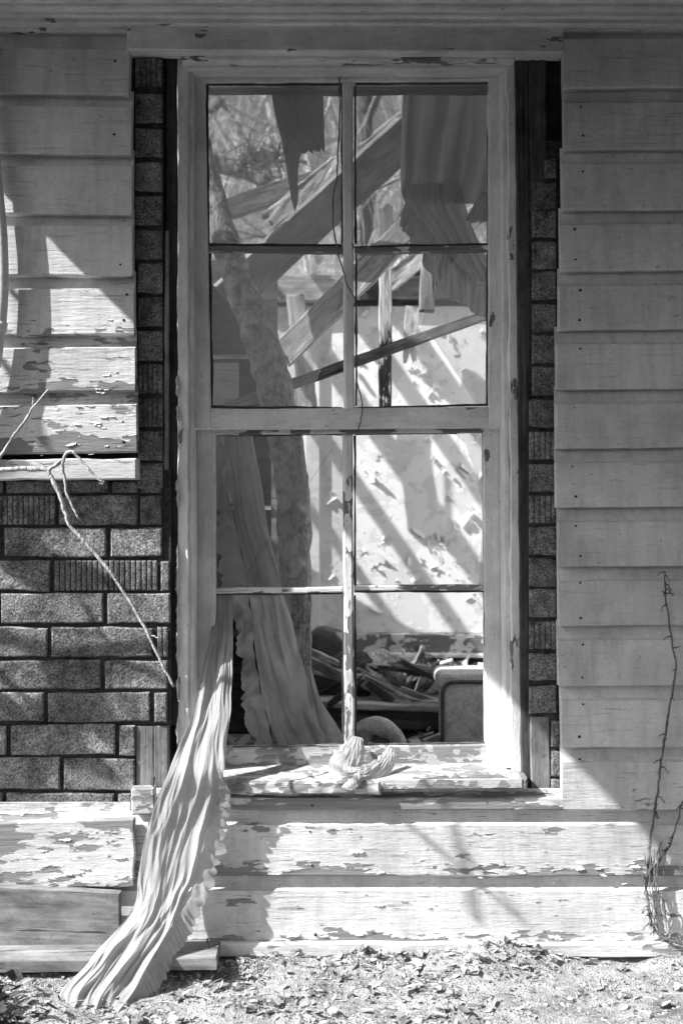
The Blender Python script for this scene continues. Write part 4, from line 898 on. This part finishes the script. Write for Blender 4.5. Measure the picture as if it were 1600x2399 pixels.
twig('window_vine', 'thread thin dark vine trailing down the centre muntin', 'vine', [([(795, 180, 0.052), (797, 260, 0.052), (793, 340, 0.054), (790, 410, 0.056), (782, 450, 0.058), (780, 520, 0.058), (788, 575, 0.054), (800, 620, 0.05), (815, 670, 0.048), (832, 705, 0.05), (836, 760, 0.056), (834, 880, 0.056), (848, 940, 0.056), (845, 985, 0.052), (838, 1010, 0.058)], 0.0018, 0.0014)], M_VINE)
VG = -0.2
twig('ground_vine', 'thin dark runner lying over the litter at lower right', 'vine', [([(1290, 2385, -0.27), (1330, 2340, -0.24), (1400, 2322, -0.2), (1480, 2326, -0.2), (1560, 2338, -0.2), (1680, 2345, -0.2)], 0.003, 0.002), ([(1330, 2340, -0.22), (1410, 2300, -0.16), (1480, 2312, -0.18), (1540, 2332, -0.2)], 0.0018, 0.0012)], M_VINE)

# drainpipe at the left edge
PY = SY - 0.027
dp = thing('drainpipe', 'bent white pipe running down the left edge of the siding', 'pipe', tuple(W(-20, 1300, PY)))
tube('pipe', [W(-30, -40, PY), W(-22, 200, PY), W(-12, 380, PY), W(-4, 470, PY), W(4, 560, PY), W(6, 680, PY), W(-4, 800, PY), W(-22, 890, PY), W(-70, 1010, PY), W(-170, 1110, PY), W(-420, 1190, PY)], [0.0145] * 9 + [0.0145], M_PIPE, dp, 14, 10)
tube('pipe_clip', [W(2, 755, PY - 0.0), W(-1, 775, PY - 0.0)], [0.017, 0.017], M_PIPE, dp, 14, 3)

# ------------------------------------------------------------------ loose boards at lower left
o = bar('loose_board', (-420, 2015), (318, 1999), 158, SY - 0.022, 0.02, M_PEEL, None, n=40, jit=0.003, rag=(0, 0.006), peel=0.06); tag(o, 'loose siding board with flaking white paint, upper of the two at lower left', 'board')
o = bar('loose_board', (-420, 2140), (284, 2168), 176, SY - 0.05, 0.02, M_LBOARD, None, n=30, jit=0.002, rag=(0, 0.006), w1=150); tag(o, 'loose bare brown grained board, lower of the two at lower left', 'board')
lb = thing('fallen_board', 'flat board with a bent nail lying on the ground under the curtain', 'board', (-0.5, -0.12, 0.0))
v, f = plank_geo(1.2, 0.10, 0.10, 0.026, n=24, m=3, jit=0.002, ch=0.002, seed=4.4)
ex = Vector((1, 0.02, 0.004)).normalized(); ey = Vector((0, 0, -1)); ez = ex.cross(ey).normalized()
mk('plank', v, f, M_LBOARD, lb, basis(ex, -ez.cross(ex) * -1, ez, Vector((-0.875, -0.125, 0.035))))
nlp = Vector((-0.30, -0.11, 0.045)); tube('nail', [nlp, nlp + Vector((0.001, 0, 0.014)), nlp + Vector((-0.001, -0.001, 0.028))], [0.0018, 0.0018, 0.0028], M_NAIL, lb, 6, 2)
o = bar('sill_block', (308, 1878), (362, 1876), 60, SY - 0.03, 0.03, M_SILL, None, n=6, jit=0.002, peel=-0.1); tag(o, 'short chipped white block beside the curtain at the end of the sill', 'block')

# ------------------------------------------------------------------ litter on the ground
rl = random.Random(21); V, F = [], []
def leaf_into(V, F, p, s, r):
    b = len(V); q = Matrix.Rotation(r.uniform(0, 6.28), 3, 'Z') @ Matrix.Rotation(r.gauss(0, 0.5), 3, 'X') @ Matrix.Rotation(r.gauss(0, 0.4), 3, 'Y')
    c = r.uniform(-0.5, 0.9); w = r.uniform(0.15, 0.6)
    for i in range(5):
        t = i / 4 - 0.5; ww = w * (math.sin((t + 0.5) * math.pi) ** 0.7 + 0.05) * (1 + 0.25 * r.uniform(-1, 1))
        for sgn in (-1, 0, 1): V.append(p + q @ Vector((t * 2 * s, sgn * ww * s, s * (c * t * t * 1.6 + 0.35 * abs(sgn) * ww * (1 if c > 0 else -1)))))
    for i in range(4):
        for j in range(2): F.append((b + i * 3 + j, b + i * 3 + j + 1, b + (i + 1) * 3 + j + 1, b + (i + 1) * 3 + j))
def bare(x, y): return smoothstep((x - 0.15 + 0.35 * nz(x * 3, y * 6)) / 0.4)         # paler, barer ground towards the right
n = 0
while n < 6800:
    if n < 6100: x, y = rl.uniform(-0.95, 0.95), -0.055 - 0.5 * rl.random() ** 1.3
    else: x, y = rl.uniform(-2, 2), rl.uniform(-2, -0.5)
    if rl.random() < 0.88 * bare(x, y): continue
    if nz(x * 6, y * 12, 5) < 0.0 and rl.random() < 0.8: continue
    n += 1
    s = rl.choice((0.0025, 0.003, 0.004, 0.004, 0.005, 0.006, 0.008, 0.013)) * rl.uniform(0.7, 1.3)
    leaf_into(V, F, Vector((x, y, ground_h(x, y) + s * rl.uniform(0.1, 0.6))), s, rl)
for i in range(420):
    x, y = rl.uniform(-0.9, 0.9), -0.05 - 0.45 * rl.random() ** 1.3; a_ = rl.uniform(0, 6.28); L = rl.uniform(0.01, 0.05); z = ground_h(x, y) + 0.004
    p = Vector((x, y, z)); d_ = Vector((math.cos(a_), math.sin(a_) * 0.6, rl.uniform(-0.1, 0.25))) * L
    tube_into(V, F, [p, p + d_ * 0.5 + Vector((0, 0, 0.002)), p + d_], [0.0012, 0.001, 0.0006], 4)
o = mk('leaf_litter', V, F, M_LITTER); tag(o, 'dry leaf litter strewn along the foot of the wall', 'leaf litter', kind='stuff')
V, F = [], []
for i in range(5200):
    x, y = rl.uniform(-1.0, 1.0), -0.055 - 0.5 * rl.random(); s = rl.choice((0.0012, 0.0016, 0.0022, 0.003, 0.0045)) * rl.uniform(0.7, 1.2)
    chip_into(V, F, Vector((x, y, ground_h(x, y) + s * 0.3)), s, rl, 0.7)
o = mk('gravel', V, F, M_STONE); tag(o, 'pale chips and grit scattered on the ground by the wall', 'gravel', kind='stuff')

# dark plant in the bottom left corner
sh = thing('low_plant', 'dark leafed low plant in the bottom left corner', 'plant', (-0.72, -0.33, 0.0))
V, F = [], []
for i in range(260):
    x, y = -0.78 + rl.gauss(0, 0.08), -0.36 + rl.gauss(0, 0.05); leaf_into(V, F, Vector((x, y, ground_h(x, y) + abs(rl.gauss(0, 0.03)))), rl.uniform(0.012, 0.022), rl)
mk('foliage', V, F, M_LEAF, sh)
V, F = [], []
for i in range(9):
    x = -0.78 + rl.uniform(-0.08, 0.08); tube_into(V, F, [Vector((-0.78, -0.36, 0)), Vector((x, -0.36, 0.04)), Vector((x * 1.03, -0.37, 0.08))], [0.003, 0.002, 0.001], 5)
mk('stem', V, F, M_VINE, sh)

# ------------------------------------------------------------------ the tree left of the porch whose branches shade the wall
def caster(px, py, t, y=0.0): return W(px, py, y) + Vector((-1, -0.4, 1)) * t
st = thing('shade_tree', 'bare tree beyond the left end of the porch shading the wall', 'tree', tuple(caster(60, 2000, 1.0)))
kk = 1.0
V, F = [], []
def limb(pts, rpx, t=0.95):
    P = catmull([tuple(caster(x, y, t + 0.02 * i)) for i, (x, y) in enumerate(pts)], 6); r = catmull([(a,) for a in rpx], 6)
    tube_into(V, F, [Vector(p) for p in P], [max(0.002, a[0] * 0.00095) for a in r], 8, 0.15)
limb([(-190, 300), (-200, 700), (-190, 1100), (-210, 1500), (-220, 2000), (-220, 2600), (-220, 3050)], [36, 42, 48, 55, 62, 70, 80])
mk('trunk', V, F, M_BARKD, st, smooth=True)
for pts, r in [([(-200, 1540), (-60, 1630), (40, 1690), (140, 1745), (250, 1800)], [30, 32, 34, 28, 14]), ([(-200, 1120), (-20, 1268), (60, 1310), (190, 1350)], [38, 40, 34, 18]), ([(120, 1545), (180, 1615), (225, 1700)], [20, 40, 24]), ([(-180, 700), (-60, 860), (20, 900), (70, 905), (140, 985), (175, 1060), (200, 1130)], [12, 11, 10, 8, 9, 9, 8]), ([(-180, 560), (60, 720), (150, 800), (205, 850)], [14, 10, 8, 4]),
               ([(-180, 1440), (-30, 1480), (120, 1520), (240, 1538), (340, 1570), (420, 1612)], [14, 12, 8, 7, 7, 5]), ([(200, 1420), (235, 1480), (280, 1540)], [6, 5, 6]),
               ([(265, 1530), (205, 1600), (140, 1680), (70, 1770), (-30, 1860), (-190, 1980)], [8, 17, 23, 23, 20, 20]), ([(-190, 1200), (-40, 1240), (60, 1270), (150, 1330), (230, 1352), (300, 1380)], [24, 24, 21, 17, 13, 5]),
               ([(-190, 1440), (-40, 1540), (20, 1600), (60, 1630)], [16, 14, 10, 6]), ([(-60, 1290), (30, 1270), (100, 1230), (200, 1205)], [10, 9, 8, 6]), ([(-200, 1850), (-20, 1950), (90, 2050), (150, 2160), (160, 2300)], [10, 9, 6, 5, 5])]:
    V, F = [], []; limb(pts, r); mk('branch', V, F, M_BARKD, st, smooth=True)
for pts, r in [([(700, 1740), (800, 1815), (870, 1870), (1080, 2040), (1180, 2125), (1300, 2225)], [3, 4, 5, 5, 5, 6]), ([(1085, 1850), (1130, 1970), (1165, 2080), (1200, 2230)], [3, 5, 7, 8]), ([(1180, 2080), (1240, 2150), (1290, 2200)], [3, 4, 3])]:
    V, F = [], []; limb(pts, r, 1.35); mk('branch', V, F, M_BARKD, st, smooth=True)

# ------------------------------------------------------------------ trees and thicket behind the ruin
def grow(V, F, p, d, L, r, depth, rnd, bend=0.35, kids=3, sides=6):
    pts = [p.copy()]; rad = [r]; q = p.copy(); dd = d.normalized(); n = 6
    for i in range(n):
        dd = (dd + Vector((rnd.gauss(0, bend), rnd.gauss(0, bend), rnd.gauss(0.02, bend))) * 0.35).normalized()
        q = q + dd * (L / n); pts.append(q.copy()); rad.append(max(0.0025, r * (1 - 0.6 * (i + 1) / n)))
    tube_into(V, F, pts, rad, sides if depth > 1 else 4, 0.1)
    if depth <= 0: return
    for k in range(kids):
        i = rnd.randint(2, n); a = Vector((rnd.gauss(0, 1), rnd.gauss(0, 0.7), rnd.gauss(0.2, 0.7)))
        grow(V, F, pts[i], (dd + a * 0.9), L * rnd.uniform(0.5, 0.75), rad[i] * 0.6, depth - 1, rnd, bend, kids, sides)
def back_tree(name, label, base, lean, H, r, sd, mat, kids=4, depth=3):
    rnd = random.Random(sd); t = thing(name, label, 'tree', tuple(base), 'bare trees behind the ruin')
    V, F = [], []; b = Vector(base); pts = [b + Vector(lean) * (i / 6) * H + Vector((0.06 * nz(i * 0.8, sd), 0.05 * nz(i, sd + 3), H * i / 6)) for i in range(7)]
    rad = [r * (1 - 0.09 * i) for i in range(7)]; tube_into(V, F, pts, rad, 10, 0.2, sd); mk('trunk', V, F, mat, t, smooth=True)
    V, F = [], []
    for k in range(7 * kids // 3):
        i = rnd.randint(2, 6); a = Vector((rnd.uniform(-1, 1), rnd.uniform(-0.6, 0.6), rnd.uniform(0.0, 0.8)))
        grow(V, F, pts[i], a, H * rnd.uniform(0.2, 0.4), rad[i] * 0.4, depth - 1, rnd)
    mk('crown', V, F, mat, t)
back_tree('bare_tree', 'thick dark leaning tree trunk in the corner of the upper left pane', (-1.35, 4.6, 0), (0.07, 0, 0), 5.2, 0.16, 2, M_BARK)
back_tree('bare_tree', 'slim straight dark tree just right of the centre muntin', (0.17, 5.2, 0), (0.0, 0, 0), 5.6, 0.075, 4, M_BARKD)
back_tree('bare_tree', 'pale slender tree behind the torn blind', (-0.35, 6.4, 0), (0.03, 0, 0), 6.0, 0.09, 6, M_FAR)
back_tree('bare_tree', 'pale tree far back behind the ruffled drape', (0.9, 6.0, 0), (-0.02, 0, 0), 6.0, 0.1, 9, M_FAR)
o = twig('fallen_limb', 'dark forked limb with torn roots tangled in the upper left pane', 'tree limb', [
    ([(470, 370, 2.4), (520, 385, 2.4), (570, 400, 2.4), (610, 420, 2.4), (650, 452, 2.4)], 0.05, 0.03), ([(490, 225, 2.5), (520, 270, 2.5), (548, 310, 2.45), (575, 350, 2.4), (600, 395, 2.4)], 0.045, 0.03),
    ([(595, 395, 2.3), (640, 372, 2.3), (690, 345, 2.3)], 0.012, 0.006), ([(600, 375, 2.3), (670, 378, 2.3), (720, 380, 2.3)], 0.01, 0.007), ([(630, 372, 2.3), (635, 410, 2.3), (655, 415, 2.3)], 0.008, 0.005), ([(610, 380, 2.3), (590, 400, 2.3)], 0.006, 0.004), ([(630, 380, 2.3), (650, 355, 2.3), (665, 300, 2.3), (660, 250, 2.3)], 0.01, 0.004)] +
    [([(600 + rv.gauss(0, 30), 385 + rv.gauss(0, 14), 2.3), (620 + rv.gauss(0, 40), 370 + rv.gauss(0, 30), 2.3), (640 + rv.gauss(0, 60), 340 + rv.gauss(0, 60), 2.3)], 0.004, 0.0015) for _ in range(30)], M_BARK)
rt = random.Random(77); V, F = [], []
for i in range(330):
    x, y = rt.uniform(-3.2, 3.2), rt.uniform(4.2, 9.5); L = rt.uniform(1.5, 5.0); b = Vector((x, y, rt.uniform(-0.1, 1.5)))
    grow(V, F, b, Vector((rt.gauss(0, 0.35), rt.gauss(0, 0.2), 1)), L, rt.uniform(0.006, 0.018), 1, rt, 0.5, 4, 4)
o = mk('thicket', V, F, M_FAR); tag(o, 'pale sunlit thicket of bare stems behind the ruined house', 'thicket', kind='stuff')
V, F = [], []
for i in range(420):
    x, y = rt.uniform(-14, 14), rt.uniform(12, 24); b = Vector((x, y, 0)); H = rt.uniform(4, 9)
    pts = [b + Vector((0.15 * H * nz(i, k), 0, H * k / 4)) for k in range(5)]; tube_into(V, F, pts, [0.05, 0.04, 0.03, 0.02, 0.008], 4)
    for k in range(5):
        p = b + Vector((0, 0, H * rt.uniform(0.3, 0.9))); tube_into(V, F, [p, p + Vector((rt.gauss(0, 0.5), 0, rt.uniform(0.3, 1.2))), p + Vector((rt.gauss(0, 1.0), 0, rt.uniform(1.0, 2.0)))], [0.016, 0.011, 0.004], 4)
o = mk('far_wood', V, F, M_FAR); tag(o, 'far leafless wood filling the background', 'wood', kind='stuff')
